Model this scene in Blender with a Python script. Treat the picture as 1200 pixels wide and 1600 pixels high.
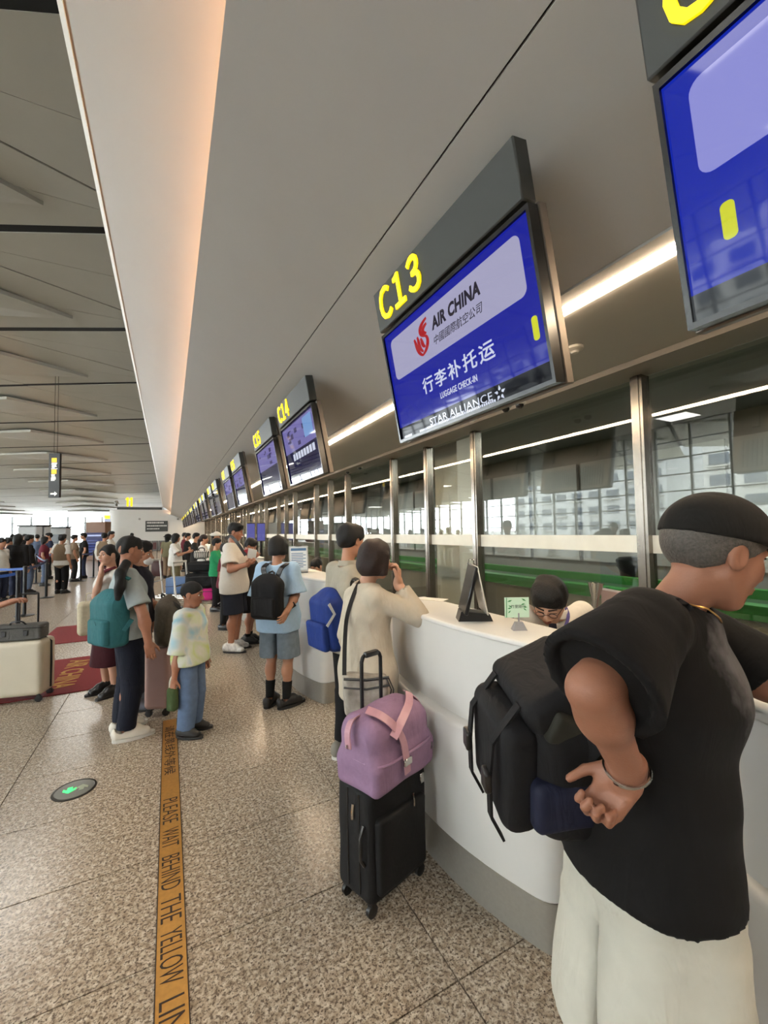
import bpy, bmesh, math, random
import numpy as np
from mathutils import Vector, Matrix

random.seed(7)
for _o in list(bpy.data.objects):
    bpy.data.objects.remove(_o)
SC = bpy.context.scene
COL = SC.collection

# ------------------------------------------------------------------ camera
CAM_H = 1.6
FPX = 650.0                                   # focal length in pixels of the 1200 x 1600 frame
_yc = np.array([263. - 600., 834. - 800., FPX]); _yc /= np.linalg.norm(_yc)
_xc = np.array([1250., 6., FPX]); _xc -= _xc.dot(_yc) * _yc; _xc /= np.linalg.norm(_xc)
_zc = np.cross(_xc, _yc)
RW = np.stack([_xc, _yc, _zc], 1)             # world -> camera (x right, y down, z forward)
EYE = np.array([0., 0., CAM_H])
cam_data = bpy.data.cameras.new('camera')
cam_data.sensor_fit = 'VERTICAL'
cam_data.sensor_height = 36.0
cam_data.lens = FPX / 1600.0 * 36.0
cam_data.clip_start = 0.05
cam_data.clip_end = 600
cam = bpy.data.objects.new('camera', cam_data)
COL.objects.link(cam)
_m = Matrix.Identity(4)
for _i in range(3):
    _m[_i][0] = RW[0, _i]; _m[_i][1] = -RW[1, _i]; _m[_i][2] = -RW[2, _i]; _m[_i][3] = EYE[_i]
cam.matrix_world = _m
SC.camera = cam

def at(u, v, d):
    """world point seen at pixel (u, v) at the distance d along the lens axis"""
    return EYE + (RW.T @ np.array([u - 600., v - 800., FPX])) * (d / FPX)

def gnd(u, v, z=0.0):
    r = RW.T @ np.array([u - 600., v - 800., FPX])
    return EYE + r * ((z - CAM_H) / r[2])

# ------------------------------------------------------------------ world, lights, exposure
world = bpy.data.worlds.new('sky'); SC.world = world
world.use_nodes = True
_bg = world.node_tree.nodes['Background']
_bg.inputs[0].default_value = (0.93, 0.965, 1.0, 1)
_bg.inputs[1].default_value = 26.0
SC.view_settings.view_transform = 'Standard'
SC.view_settings.look = 'None'
SC.view_settings.gamma = 1.0
SC.view_settings.use_curve_mapping = False
SC.view_settings.exposure = 0.45
SC.cycles.use_denoising = True
SC.cycles.max_bounces = 7
SC.cycles.diffuse_bounces = 3
SC.cycles.glossy_bounces = 4
SC.cycles.transparent_max_bounces = 12
SC.cycles.caustics_reflective = False
SC.cycles.caustics_refractive = False
SC.cycles.sample_clamp_indirect = 6.0

def area_light(name, loc, size, power, color=(1, 1, 1), target=None, sizey=None, spread=180):
    l = bpy.data.lights.new(name, 'AREA')
    l.energy = power; l.color = color; l.size = size
    if sizey:
        l.shape = 'RECTANGLE'; l.size_y = sizey
    l.spread = math.radians(spread)
    o = bpy.data.objects.new(name, l); COL.objects.link(o)
    o.location = loc
    d = Vector(target if target is not None else (loc[0], loc[1], 0)) - Vector(loc)
    o.rotation_euler = d.to_track_quat('-Z', 'Y').to_euler()
    return o

# fill lights added under the hall roof, spaced to keep off the C13 screen
for _x, _ys in ((-19, (-6, 5, 13, 36, 52)), (-11, (-6, 4, 23, 33, 44, 58)), (-3.6, (-6, 4, 14, 24, 36, 52))):
    for _y in _ys:
        area_light('hall_fill', (_x, _y, 8.2 if _y < 11 else (7.7 if _y < 16 else (7.1 if _y < 26 else (6.1 if _y < 40 else 4.8)))), 1.6, (165 if _x > -5 else 80) if _y < 30 else (340 if _x > -5 else 110), (1.0, 0.965, 0.90))
# ------------------------------------------------------------------ materials
def lin(c):
    return tuple(((x / 255) / 12.92 if x <= 10.3 else ((x / 255 + 0.055) / 1.055) ** 2.4) for x in c) + (1.0,)

MATS = {}
def mat(name, rgb=(200, 200, 200), rough=0.6, metal=0.0, emit=None, estr=0.0, spec=0.5, noise=0.0, nscale=30.0, bump=0.0, bscale=200.0, coat=0.0, sheen=0.0, sss=0.0):
    """procedural material: a base colour with a little value noise and fine relief"""
    if name in MATS:
        return MATS[name]
    m = bpy.data.materials.new(name); m.use_nodes = True
    nt = m.node_tree; b = nt.nodes['Principled BSDF']
    b.inputs['Base Color'].default_value = lin(rgb)
    b.inputs['Roughness'].default_value = rough
    b.inputs['Metallic'].default_value = metal
    b.inputs['Specular IOR Level'].default_value = spec
    if coat: b.inputs['Coat Weight'].default_value = coat; b.inputs['Coat Roughness'].default_value = 0.04
    if sheen: b.inputs['Sheen Weight'].default_value = sheen
    if emit is not None:
        b.inputs['Emission Color'].default_value = lin(emit)
        b.inputs['Emission Strength'].default_value = estr
    if noise or bump:
        tc = nt.nodes.new('ShaderNodeTexCoord')
    if noise:
        n = nt.nodes.new('ShaderNodeTexNoise'); n.inputs['Scale'].default_value = nscale; n.inputs['Detail'].default_value = 4
        nt.links.new(tc.outputs['Object'], n.inputs['Vector'])
        r = nt.nodes.new('ShaderNodeMapRange'); r.inputs[1].default_value = 0.25; r.inputs[2].default_value = 0.75
        r.inputs[3].default_value = 1 - noise; r.inputs[4].default_value = 1 + noise
        nt.links.new(n.outputs['Fac'], r.inputs[0])
        mx = nt.nodes.new('ShaderNodeVectorMath'); mx.operation = 'SCALE'
        mx.inputs[0].default_value = lin(rgb)[:3]
        nt.links.new(r.outputs[0], mx.inputs['Scale'])
        nt.links.new(mx.outputs[0], b.inputs['Base Color'])
    if bump:
        n2 = nt.nodes.new('ShaderNodeTexNoise'); n2.inputs['Scale'].default_value = bscale; n2.inputs['Detail'].default_value = 3
        nt.links.new(tc.outputs['Object'], n2.inputs['Vector'])
        bp = nt.nodes.new('ShaderNodeBump'); bp.inputs['Strength'].default_value = bump; bp.inputs['Distance'].default_value = 0.004
        nt.links.new(n2.outputs['Fac'], bp.inputs['Height'])
        nt.links.new(bp.outputs[0], b.inputs['Normal'])
    MATS[name] = m
    return m

def cloth(name, rgb, noise=0.10, nscale=40, rough=0.9, wr=0.3):
    """woven cloth: fine weave relief and soft creases from stretched noise"""
    if name in MATS:
        return MATS[name]
    m = mat(name, rgb, rough, noise=noise, nscale=nscale, spec=0.25, sheen=0.0)
    nt = m.node_tree; b = nt.nodes['Principled BSDF']
    tc = nt.nodes.new('ShaderNodeTexCoord')
    mp = nt.nodes.new('ShaderNodeMapping'); mp.inputs['Scale'].default_value = (14, 14, 5)
    mp.inputs['Rotation'].default_value = (0.5, 0.25, 0.3)
    nt.links.new(tc.outputs['Object'], mp.inputs[0])
    n = nt.nodes.new('ShaderNodeTexNoise'); n.inputs['Scale'].default_value = 1.0; n.inputs['Detail'].default_value = 3; n.inputs['Distortion'].default_value = 1.2
    nt.links.new(mp.outputs[0], n.inputs['Vector'])
    bp = nt.nodes.new('ShaderNodeBump'); bp.inputs['Strength'].default_value = wr; bp.inputs['Distance'].default_value = 0.02
    nt.links.new(n.outputs['Fac'], bp.inputs['Height'])
    nt.links.new(bp.outputs[0], b.inputs['Normal'])
    return m

# ------------------------------------------------------------------ objects
def tag(o, label=None, cat=None, group=None, kind=None):
    if label: o['label'] = label
    if cat: o['category'] = cat
    if group: o['group'] = group
    if kind: o['kind'] = kind
    return o

def empty(name, loc=(0, 0, 0), rz=0.0, label=None, cat=None, group=None):
    o = bpy.data.objects.new(name, None); COL.objects.link(o)
    o.empty_display_size = 0.05
    o.location = loc; o.rotation_euler = (0, 0, rz)
    return tag(o, label, cat, group)

def link_mesh(name, me, m, parent=None):
    o = bpy.data.objects.new(name, me); COL.objects.link(o)
    if m is not None and not me.materials:
        me.materials.append(m)
    if parent is not None:
        o.parent = parent
    return o

def copy_tree(o, parent=None):
    c = o.copy(); COL.objects.link(c); c.parent = parent
    for ch in o.children:
        copy_tree(ch, c)
    return c

def frame_m(origin, ex, ey, ez):
    M = Matrix.Identity(4)
    for i in range(3):
        M[i][0] = ex[i]; M[i][1] = ey[i]; M[i][2] = ez[i]; M[i][3] = origin[i]
    return M

class MB:
    """collects boxes, tubes, prisms, lathes; build() links them as one mesh object"""
    def __init__(s, M=None):
        s.v = []; s.f = []; s.M = M; s.sm = []
    def add(s, vs, fs, smooth=False):
        o = len(s.v)
        for p in vs:
            p = Vector(p)
            s.v.append(tuple(s.M @ p) if s.M is not None else tuple(p))
        for f in fs:
            s.f.append(tuple(i + o for i in f)); s.sm.append(smooth)
        return s
    def box(s, lo, hi):
        x0, y0, z0 = lo; x1, y1, z1 = hi
        return s.add([(x0, y0, z0), (x1, y0, z0), (x1, y1, z0), (x0, y1, z0), (x0, y0, z1), (x1, y0, z1), (x1, y1, z1), (x0, y1, z1)],
                     [(3, 2, 1, 0), (4, 5, 6, 7), (0, 1, 5, 4), (1, 2, 6, 5), (2, 3, 7, 6), (3, 0, 4, 7)])
    def rbox(s, lo, hi, r=0.01, seg=2, axis=None):
        """rounded box; axis limits the rounding to edges along that axis"""
        bm = bmesh.new()
        bmesh.ops.create_cube(bm, size=1.0)
        c = [(a + b) / 2 for a, b in zip(lo, hi)]; d = [abs(b - a) for a, b in zip(lo, hi)]
        for v in bm.verts:
            v.co = Vector((c[0] + v.co.x * d[0], c[1] + v.co.y * d[1], c[2] + v.co.z * d[2]))
        ed = [e for e in bm.edges if axis is None or abs((e.verts[0].co - e.verts[1].co).normalized()[axis]) > 0.9]
        bmesh.ops.bevel(bm, geom=ed, offset=min(r, min(d) * 0.49), segments=seg, affect='EDGES', profile=0.5)
        bm.verts.index_update()
        s.add([tuple(v.co) for v in bm.verts], [tuple(v.index for v in f.verts) for f in bm.faces], True)
        bm.free()
        return s
    def prism(s, poly, axis, a0, a1, smooth=False):
        """polygon of 2-D points extruded along the axis 0, 1 or 2"""
        n = len(poly)
        def put(p, a):
            q = [p[0], p[1]]; q.insert(axis, a); return tuple(q)
        vs = [put(p, a0) for p in poly] + [put(p, a1) for p in poly]
        fs = [(i, (i + 1) % n, n + (i + 1) % n, n + i) for i in range(n)]
        o = len(s.v)
        s.add(vs, fs, smooth)
        s.add([], [])
        s.f.append(tuple(range(o + n - 1, o - 1, -1))); s.sm.append(False)
        s.f.append(tuple(range(o + n, o + 2 * n))); s.sm.append(False)
        return s
    def tube(s, path, r, n=8, closed=False, caps=True):
        """round tube along points; r is one radius or one per point"""
        P = [Vector(p) for p in path]; k = len(P)
        rs = r if isinstance(r, (list, tuple)) else [r] * k
        vs = []; up = None
        for i in range(k):
            t = (P[(i + 1) % k] - P[i - 1]) if closed else (P[min(i + 1, k - 1)] - P[max(i - 1, 0)])
            if t.length < 1e-9: t = Vector((0, 0, 1))
            t.normalize()
            if up is None:
                up = Vector((0, 0, 1)) if abs(t.z) < 0.9 else Vector((1, 0, 0))
            a = t.cross(up)
            if a.length < 1e-6: a = t.cross(Vector((0, 1, 0)))
            a.normalize(); b = a.cross(t); up = b
            for j in range(n):
                w = 2 * math.pi * j / n
                vs.append(P[i] + (a * math.cos(w) + b * math.sin(w)) * rs[i])
        fs = []
        for i in range(k if closed else k - 1):
            i2 = (i + 1) % k
            for j in range(n):
                j2 = (j + 1) % n
                fs.append((i * n + j, i * n + j2, i2 * n + j2, i2 * n + j))
        o = len(s.v)
        s.add(vs, fs, True)
        if caps and not closed:
            s.f.append(tuple(o + j for j in range(n - 1, -1, -1))); s.sm.append(False)
            s.f.append(tuple(o + (k - 1) * n + j for j in range(n))); s.sm.append(False)
        return s
    def lathe(s, prof, c=(0, 0, 0), n=24, axis=2):
        """profile of (radius, height) turned about an axis through c"""
        vs = []; k = len(prof)
        for r, z in prof:
            for j in range(n):
                w = 2 * math.pi * j / n
                q = [r * math.cos(w), r * math.sin(w)]; q.insert(axis, z)
                vs.append((c[0] + q[0], c[1] + q[1], c[2] + q[2]))
        fs = [(i * n + j, i * n + (j + 1) % n, (i + 1) * n + (j + 1) % n, (i + 1) * n + j) for i in range(k - 1) for j in range(n)]
        o = len(s.v)
        s.add(vs, fs, True)
        s.f.append(tuple(o + j for j in range(n - 1, -1, -1))); s.sm.append(False)
        s.f.append(tuple(o + (k - 1) * n + j for j in range(n))); s.sm.append(False)
        return s
    def band(s, path, w, t, up=(0, 0, 1)):
        """flat strap of width w and thickness t along points; up is the strap's flat normal (one or one per point)"""
        P = [Vector(p) for p in path]; k = len(P); vs = []
        for i in range(k):
            d = (P[min(i + 1, k - 1)] - P[max(i - 1, 0)]).normalized()
            u = Vector(up[i] if isinstance(up, list) else up)
            a = d.cross(u)
            if a.length < 1e-6: a = Vector((1, 0, 0))
            a.normalize(); u = a.cross(d).normalized()
            for sa, su in ((-1, -1), (1, -1), (1, 1), (-1, 1)):
                vs.append(P[i] + a * (sa * w / 2) + u * (su * t / 2))
        fs = [(0, 3, 2, 1), tuple(4 * (k - 1) + j for j in range(4))]
        for i in range(k - 1):
            for j in range(4):
                fs.append((i * 4 + j, i * 4 + (j + 1) % 4, i * 4 + 4 + (j + 1) % 4, i * 4 + 4 + j))
        return s.add(vs, fs)
    def mesh(s, name):
        me = bpy.data.meshes.new(name)
        me.from_pydata(s.v, [], s.f)
        me.polygons.foreach_set('use_smooth', s.sm)
        bm = bmesh.new(); bm.from_mesh(me)
        bmesh.ops.recalc_face_normals(bm, faces=bm.faces)
        bm.to_mesh(me); bm.free()
        if any(s.sm):
            try: me.set_sharp_from_angle(angle=math.radians(40))
            except Exception: pass
        return me
    def build(s, name, m, parent=None):
        return link_mesh(name, s.mesh(name), m, parent)

_DG = None
def text_mesh(name, body, size, m, parent, M, xs=1.0, extrude=0.001, bold=0.0, shear=0.0, align='LEFT', space=1.0):
    """lettering as thin raised mesh in the plane of frame M"""
    cu = bpy.data.curves.new(name, 'FONT')
    cu.body = body; cu.size = size; cu.extrude = extrude; cu.offset = bold; cu.shear = shear
    cu.align_x = align; cu.space_character = space; cu.resolution_u = 3
    o = bpy.data.objects.new(name + '_tmp', cu); COL.objects.link(o)
    dg = bpy.context.evaluated_depsgraph_get()
    me = bpy.data.meshes.new_from_object(o.evaluated_get(dg))
    bpy.data.objects.remove(o); bpy.data.curves.remove(cu)
    me.materials.clear()
    me.transform(M @ Matrix.Diagonal((xs, 1, 1, 1)))
    return link_mesh(name, me, m, parent)

# ------------------------------------------------------------------ soft bodies: distance fields meshed by surface nets
def _ax(p):
    return np.asarray(p, np.float64)

def surfnet(D, lo, res):
    nx, ny, nz = D.shape
    S = D < 0
    cnt = np.zeros((nx - 1, ny - 1, nz - 1), np.int8)
    for i in (0, 1):
        for j in (0, 1):
            for k in (0, 1):
                cnt += S[i:nx - 1 + i, j:ny - 1 + j, k:nz - 1 + k]
    act = (cnt > 0) & (cnt < 8)
    idx = np.argwhere(act)
    if len(idx) == 0:
        return np.zeros((0, 3)), np.zeros((0, 4), int)
    vid = np.full(act.shape, -1, np.int64)
    vid[act] = np.arange(len(idx))
    acc = np.zeros((len(idx), 3)); num = np.zeros(len(idx))
    C = [(i, j, k) for i in (0, 1) for j in (0, 1) for k in (0, 1)]
    val = {c: D[idx[:, 0] + c[0], idx[:, 1] + c[1], idx[:, 2] + c[2]].astype(np.float64) for c in C}
    for c in C:
        for a in range(3):
            if c[a] == 0:
                e = list(c); e[a] = 1; e = tuple(e)
                d0, d1 = val[c], val[e]
                m = (d0 < 0) != (d1 < 0)
                t = np.where(m, d0 / np.where(m, d0 - d1, 1), 0)
                p = np.array(c, float)[None, :].repeat(len(idx), 0); p[:, a] += t
                acc[m] += p[m]; num[m] += 1
    V = _ax(lo)[None, :] + (idx + acc / num[:, None]) * res
    Q = []
    for a in range(3):
        sl0 = [slice(1, -1)] * 3; sl1 = [slice(1, -1)] * 3
        sl0[a] = slice(0, -1); sl1[a] = slice(1, None)
        s0 = S[tuple(sl0)]; s1 = S[tuple(sl1)]
        e = np.argwhere(s0 != s1)
        if len(e) == 0: continue
        inside0 = s0[e[:, 0], e[:, 1], e[:, 2]]
        b, c = [(1, 2), (2, 0), (0, 1)][a]
        node = e.copy(); node[:, b] += 1; node[:, c] += 1
        def cell(db, dc):
            q = node.copy(); q[:, b] += db; q[:, c] += dc
            return vid[q[:, 0], q[:, 1], q[:, 2]]
        q = np.stack([cell(-1, -1), cell(0, -1), cell(0, 0), cell(-1, 0)], 1)
        q[~inside0] = q[~inside0][:, ::-1]
        Q.append(q)
    Q = np.concatenate(Q)
    Q = Q[(Q >= 0).all(1)]
    return V, Q

def rot_to(d, up=(0, 0, 1)):
    """3x3 with columns x, y=along d, z"""
    y = _ax(d); y = y / np.linalg.norm(y)
    u = _ax(up)
    x = np.cross(y, u)
    if np.linalg.norm(x) < 1e-6: x = np.cross(y, (1, 0, 0))
    x /= np.linalg.norm(x); z = np.cross(x, y)
    return np.stack([x, y, z], 1)

class Soft:
    """list of blobs; each is blended (k) into, cut from or trimmed off the field"""
    def __init__(s): s.ops = []
    def ell(s, c, r, R=None, k=0.02, mode='u'):
        s.ops.append(('ell', _ax(c), _ax(r), R, k, mode)); return s
    def cone(s, a, b, ra, rb, k=0.02, mode='u', flat=False):
        s.ops.append(('cone', _ax(a), _ax(b), (ra, rb, flat), k, mode)); return s
    def econe(s, a, b, ra, rb, side, k=0.03, mode='u', flat=False):
        """tapered limb of oval section: radii (along side, across side) at both ends"""
        s.ops.append(('econe', _ax(a), _ax(b), (_ax(ra), _ax(rb), _ax(side), flat), k, mode)); return s
    def box(s, c, h, R=None, r=0.01, k=0.01, mode='u'):
        s.ops.append(('box', _ax(c), _ax(h), R, r, k, mode)); return s
    def cut(s, p, n):
        s.ops.append(('cut', _ax(p), _ax(n) / np.linalg.norm(n))); return s
    def bbox(s, op):
        t = op[0]
        if t == 'ell': m = max(op[2]) if op[3] is not None else op[2]; return op[1] - m, op[1] + m, op[4]
        if t == 'cone':
            a, b = op[1], op[2]; r = max(op[3][:2]); return np.minimum(a, b) - r, np.maximum(a, b) + r, op[4]
        if t == 'econe':
            a, b = op[1], op[2]; r = max(op[3][0].max(), op[3][1].max()); return np.minimum(a, b) - r, np.maximum(a, b) + r, op[4]
        if t == 'box':
            m = np.linalg.norm(op[2]) if op[3] is not None else op[2]; return op[1] - m, op[1] + m, op[5]
        return None
    def bounds(s):
        lo = np.full(3, 1e9); hi = np.full(3, -1e9)
        for op in s.ops:
            if op[0] == 'cut' or op[-1] != 'u': continue
            a, b, k = s.bbox(op); lo = np.minimum(lo, a - k * 0.5); hi = np.maximum(hi, b + k * 0.5)
        return lo, hi
    def field(s, lo, res, shape):
        ax = [(lo[i] + np.arange(shape[i]) * res).astype(np.float32) for i in range(3)]
        D = np.full(shape, 1.0, np.float32)
        for op in s.ops:
            if op[0] == 'cut':
                p, n = op[1], op[2]
                d = (ax[0][:, None, None] - p[0]) * n[0] + (ax[1][None, :, None] - p[1]) * n[1] + (ax[2][None, None, :] - p[2]) * n[2]
                np.maximum(D, d.astype(np.float32), out=D); continue
            a, b, k = s.bbox(op)
            i0 = np.maximum(np.floor((a - k - 2.5 * res - lo) / res).astype(int), 0)
            i1 = np.minimum(np.ceil((b + k + 2.5 * res - lo) / res).astype(int) + 1, shape)
            if (i1 <= i0).any(): continue
            X = ax[0][i0[0]:i1[0]][:, None, None]; Y = ax[1][i0[1]:i1[1]][None, :, None]; Z = ax[2][i0[2]:i1[2]][None, None, :]
            t = op[0]; mode = op[-1]
            if t in ('ell', 'box'):
                c = op[1]; x, y, z = X - c[0], Y - c[1], Z - c[2]
                R = op[3]
                if R is not None:
                    x, y, z = (R[0, i] * x + R[1, i] * y + R[2, i] * z for i in range(3))
                if t == 'ell':
                    r = op[2]
                    q = np.sqrt((x / r[0]) ** 2 + (y / r[1]) ** 2 + (z / r[2]) ** 2)
                    q2 = np.sqrt((x / r[0] ** 2) ** 2 + (y / r[1] ** 2) ** 2 + (z / r[2] ** 2) ** 2) + 1e-6
                    d = q * (q - 1) / q2
                else:
                    h = op[2] - op[4]
                    qx, qy, qz = np.abs(x) - h[0], np.abs(y) - h[1], np.abs(z) - h[2]
                    d = np.sqrt(np.maximum(qx, 0) ** 2 + np.maximum(qy, 0) ** 2 + np.maximum(qz, 0) ** 2) + np.minimum(np.maximum(np.maximum(qx, qy), qz), 0) - op[4]
            else:
                A, B = op[1], op[2]; ba = B - A; L2 = float(ba @ ba) + 1e-12
                x, y, z = X - A[0], Y - A[1], Z - A[2]
                hr = (x * ba[0] + y * ba[1] + z * ba[2]) / L2
                h = np.clip(hr, 0, 1)
                if t == 'cone':
                    ra, rb, flat = op[3]
                    d = np.sqrt((x - ba[0] * h) ** 2 + (y - ba[1] * h) ** 2 + (z - ba[2] * h) ** 2)
                    d = d - (ra + (rb - ra) * h)
                else:
                    ra, rb, side, flat = op[3]
                    ub = ba / math.sqrt(L2)
                    sd = side - ub * (side @ ub); sd /= np.linalg.norm(sd); td = np.cross(ub, sd)
                    px, py, pz = x - ba[0] * h, y - ba[1] * h, z - ba[2] * h
                    e1 = px * sd[0] + py * sd[1] + pz * sd[2]; e2 = px * td[0] + py * td[1] + pz * td[2]
                    e3 = px * ub[0] + py * ub[1] + pz * ub[2]
                    r1 = ra[0] + (rb[0] - ra[0]) * h; r2 = ra[1] + (rb[1] - ra[1]) * h
                    rm = np.minimum(r1, r2)
                    q = np.sqrt((e1 / r1) ** 2 + (e2 / r2) ** 2 + (e3 / rm) ** 2)
                    q2 = np.sqrt((e1 / r1 ** 2) ** 2 + (e2 / r2 ** 2) ** 2 + (e3 / rm ** 2) ** 2) + 1e-6
                    d = q * (q - 1) / q2
                if flat:
                    d = np.maximum(d, (np.abs(hr - 0.5) - 0.5) * math.sqrt(L2))
            sub = D[i0[0]:i1[0], i0[1]:i1[1], i0[2]:i1[2]]
            d = d.astype(np.float32)
            if mode == 'u':
                if k > 1e-6:
                    hh = np.clip(0.5 + 0.5 * (sub - d) / k, 0, 1)
                    sub[...] = sub * (1 - hh) + d * hh - k * hh * (1 - hh)
                else:
                    np.minimum(sub, d, out=sub)
            elif mode == 's':
                if k > 1e-6:
                    hh = np.clip(0.5 - 0.5 * (sub + d) / k, 0, 1)
                    sub[...] = sub * (1 - hh) - d * hh + k * hh * (1 - hh)
                else:
                    np.maximum(sub, -d, out=sub)
        return D
    def verts(s, res, lo=None, hi=None):
        l, h = s.bounds()
        if lo is not None: l = np.maximum(l, lo); h = np.minimum(h, hi)
        else: l = l - 2.2 * res; h = h + 2.2 * res
        shape = np.maximum(np.ceil((h - l) / res).astype(int) + 1, 4)
        return surfnet(s.field(l, res, shape), l, res)
    def build(s, name, m, parent, res, disp=None, regions=None, smooth=0):
        """regions: [(lo, hi, finer res)] boxes meshed finer, joined into the same mesh"""
        parts = []
        V, Q = s.verts(res)
        if regions:
            cen = V[Q].mean(1)
            keep = np.ones(len(Q), bool)
            for lo, hi, r in regions:
                lo, hi = _ax(lo), _ax(hi)
                keep &= ~((cen > lo + 1.2 * res) & (cen < hi - 1.2 * res)).all(1)
            parts.append((V, Q[keep]))
            for lo, hi, r in regions:
                v, q = s.verts(r, _ax(lo), _ax(hi)); parts.append((v, q))
        else:
            parts.append((V, Q))
        vs, qs, o = [], [], 0
        for v, q in parts:
            vs.append(v); qs.append(q + o); o += len(v)
        V = np.concatenate(vs); Q = np.concatenate(qs)
        use = np.unique(Q); mp = np.full(len(V), -1); mp[use] = np.arange(len(use))
        V = V[use]; Q = mp[Q]
        return net_object(name, V, Q, m, parent, disp, smooth)

def net_object(name, V, Q, m, parent, disp=None, smooth=0):
    for _ in range(smooth):
        acc = np.zeros_like(V); n = np.zeros(len(V))
        for a in range(4):
            np.add.at(acc, Q[:, a], V[Q[:, a - 1]] + V[Q[:, (a + 1) % 4]]); np.add.at(n, Q[:, a], 2)
        ok = n > 0
        V[ok] = 0.5 * V[ok] + 0.5 * acc[ok] / n[ok][:, None]
    if disp is not None:
        e1 = V[Q[:, 2]] - V[Q[:, 0]]; e2 = V[Q[:, 3]] - V[Q[:, 1]]
        fn = np.cross(e1, e2); N = np.zeros_like(V)
        for a in range(4): np.add.at(N, Q[:, a], fn)
        N /= np.linalg.norm(N, axis=1)[:, None] + 1e-12
        V = V + N * disp(V)[:, None]
    me = bpy.data.meshes.new(name)
    me.vertices.add(len(V)); me.vertices.foreach_set('co', V.astype(np.float32).ravel())
    me.loops.add(len(Q) * 4); me.loops.foreach_set('vertex_index', Q.astype(np.int32).ravel())
    me.polygons.add(len(Q))
    me.polygons.foreach_set('loop_start', np.arange(0, len(Q) * 4, 4, dtype=np.int32))
    me.polygons.foreach_set('use_smooth', np.ones(len(Q), bool))
    me.update(calc_edges=True); me.validate()
    return link_mesh(name, me, m, parent)
# ------------------------------------------------------------------ shared materials
def granite(name='granite', brick=False):
    m = mat(name, (170, 160, 146), 0.26)
    nt = m.node_tree; b = nt.nodes['Principled BSDF']
    geo = nt.nodes.new('ShaderNodeNewGeometry')
    def noise(scale, detail=2.0, rough=0.5):
        n = nt.nodes.new('ShaderNodeTexNoise'); n.inputs['Scale'].default_value = scale
        n.inputs['Detail'].default_value = detail; n.inputs['Roughness'].default_value = rough
        nt.links.new(geo.outputs['Position'], n.inputs['Vector']); return n
    def ramp(src, stops):
        r = nt.nodes.new('ShaderNodeValToRGB')
        e = r.color_ramp.elements
        while len(e) > 1: e.remove(e[-1])
        e[0].position, e[0].color = stops[0][0], stops[0][1]
        for p, c in stops[1:]:
            q = e.new(p); q.color = c
        nt.links.new(src, r.inputs[0]); return r
    def mix(fac, a, c, mode='MIX'):
        n = nt.nodes.new('ShaderNodeMix'); n.data_type = 'RGBA'; n.blend_type = mode
        if isinstance(fac, float): n.inputs[0].default_value = fac
        else: nt.links.new(fac, n.inputs[0])
        for s, v in ((6, a), (7, c)):
            if isinstance(v, tuple): n.inputs[s].default_value = v
            else: nt.links.new(v, n.inputs[s])
        return n.outputs[2]
    w = (1, 1, 1, 1); k = (0, 0, 0, 1)
    base = ramp(noise(42, 2).outputs['Fac'], [(0.35, lin((150, 136, 118))), (0.5, lin((178, 165, 147))), (0.68, lin((204, 194, 178)))])
    dark = ramp(noise(86, 3, 0.6).outputs['Fac'], [(0.48, k), (0.62, w)])
    blk = ramp(noise(130, 2, 0.6).outputs['Fac'], [(0.57, k), (0.68, w)])
    c = mix(dark.outputs[0], base.outputs[0], lin((100, 88, 76)))
    c = mix(blk.outputs[0], c, lin((56, 48, 42)))
    nt.links.new(c, b.inputs['Base Color'])
    b.inputs['Specular IOR Level'].default_value = 0.4
    return m

M_GRAN = granite()
M_GROUT = mat('grout', (92, 82, 70), 0.8)
M_WHITE = mat('white_paint', (196, 194, 188), 0.5, noise=0.02, nscale=2)
M_SOFFIT = mat('soffit_paint', (176, 174, 170), 0.42, noise=0.02, nscale=3)
M_ROOF = mat('roof_panel', (170, 168, 158), 0.7, noise=0.03, nscale=1.2)
M_ROOFSIDE = mat('roof_edge', (150, 142, 130), 0.7)
M_BLACK = mat('dark_void', (12, 12, 12), 0.9)
M_STEEL = mat('brushed_steel', (138, 132, 124), 0.26, 0.9, noise=0.05, nscale=20)
M_CHROME = mat('chrome', (200, 198, 194), 0.12, 1.0)
M_DARKSTEEL = mat('kick_plate', (150, 146, 138), 0.42, 0.45, noise=0.05, nscale=60)
M_BRASS = mat('brass_inlay', (206, 156, 84), 0.38, 0.7, noise=0.10, nscale=60, bump=0.15, bscale=500)
M_INK = mat('engraved_ink', (46, 30, 18), 0.7)
M_LED = mat('led_tube', (255, 240, 215), 0.4, emit=(255, 226, 190), estr=58)
M_COVE = mat('cove_led', (255, 220, 180), 0.4, emit=(255, 190, 138), estr=40)
M_BLKPLAST = mat('black_plastic', (22, 22, 23), 0.35)
M_BLKMETAL = mat('black_metal', (24, 24, 26), 0.4, 0.4)
M_ALU = mat('mullion_alu', (150, 154, 158), 0.4, 0.5)

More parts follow.
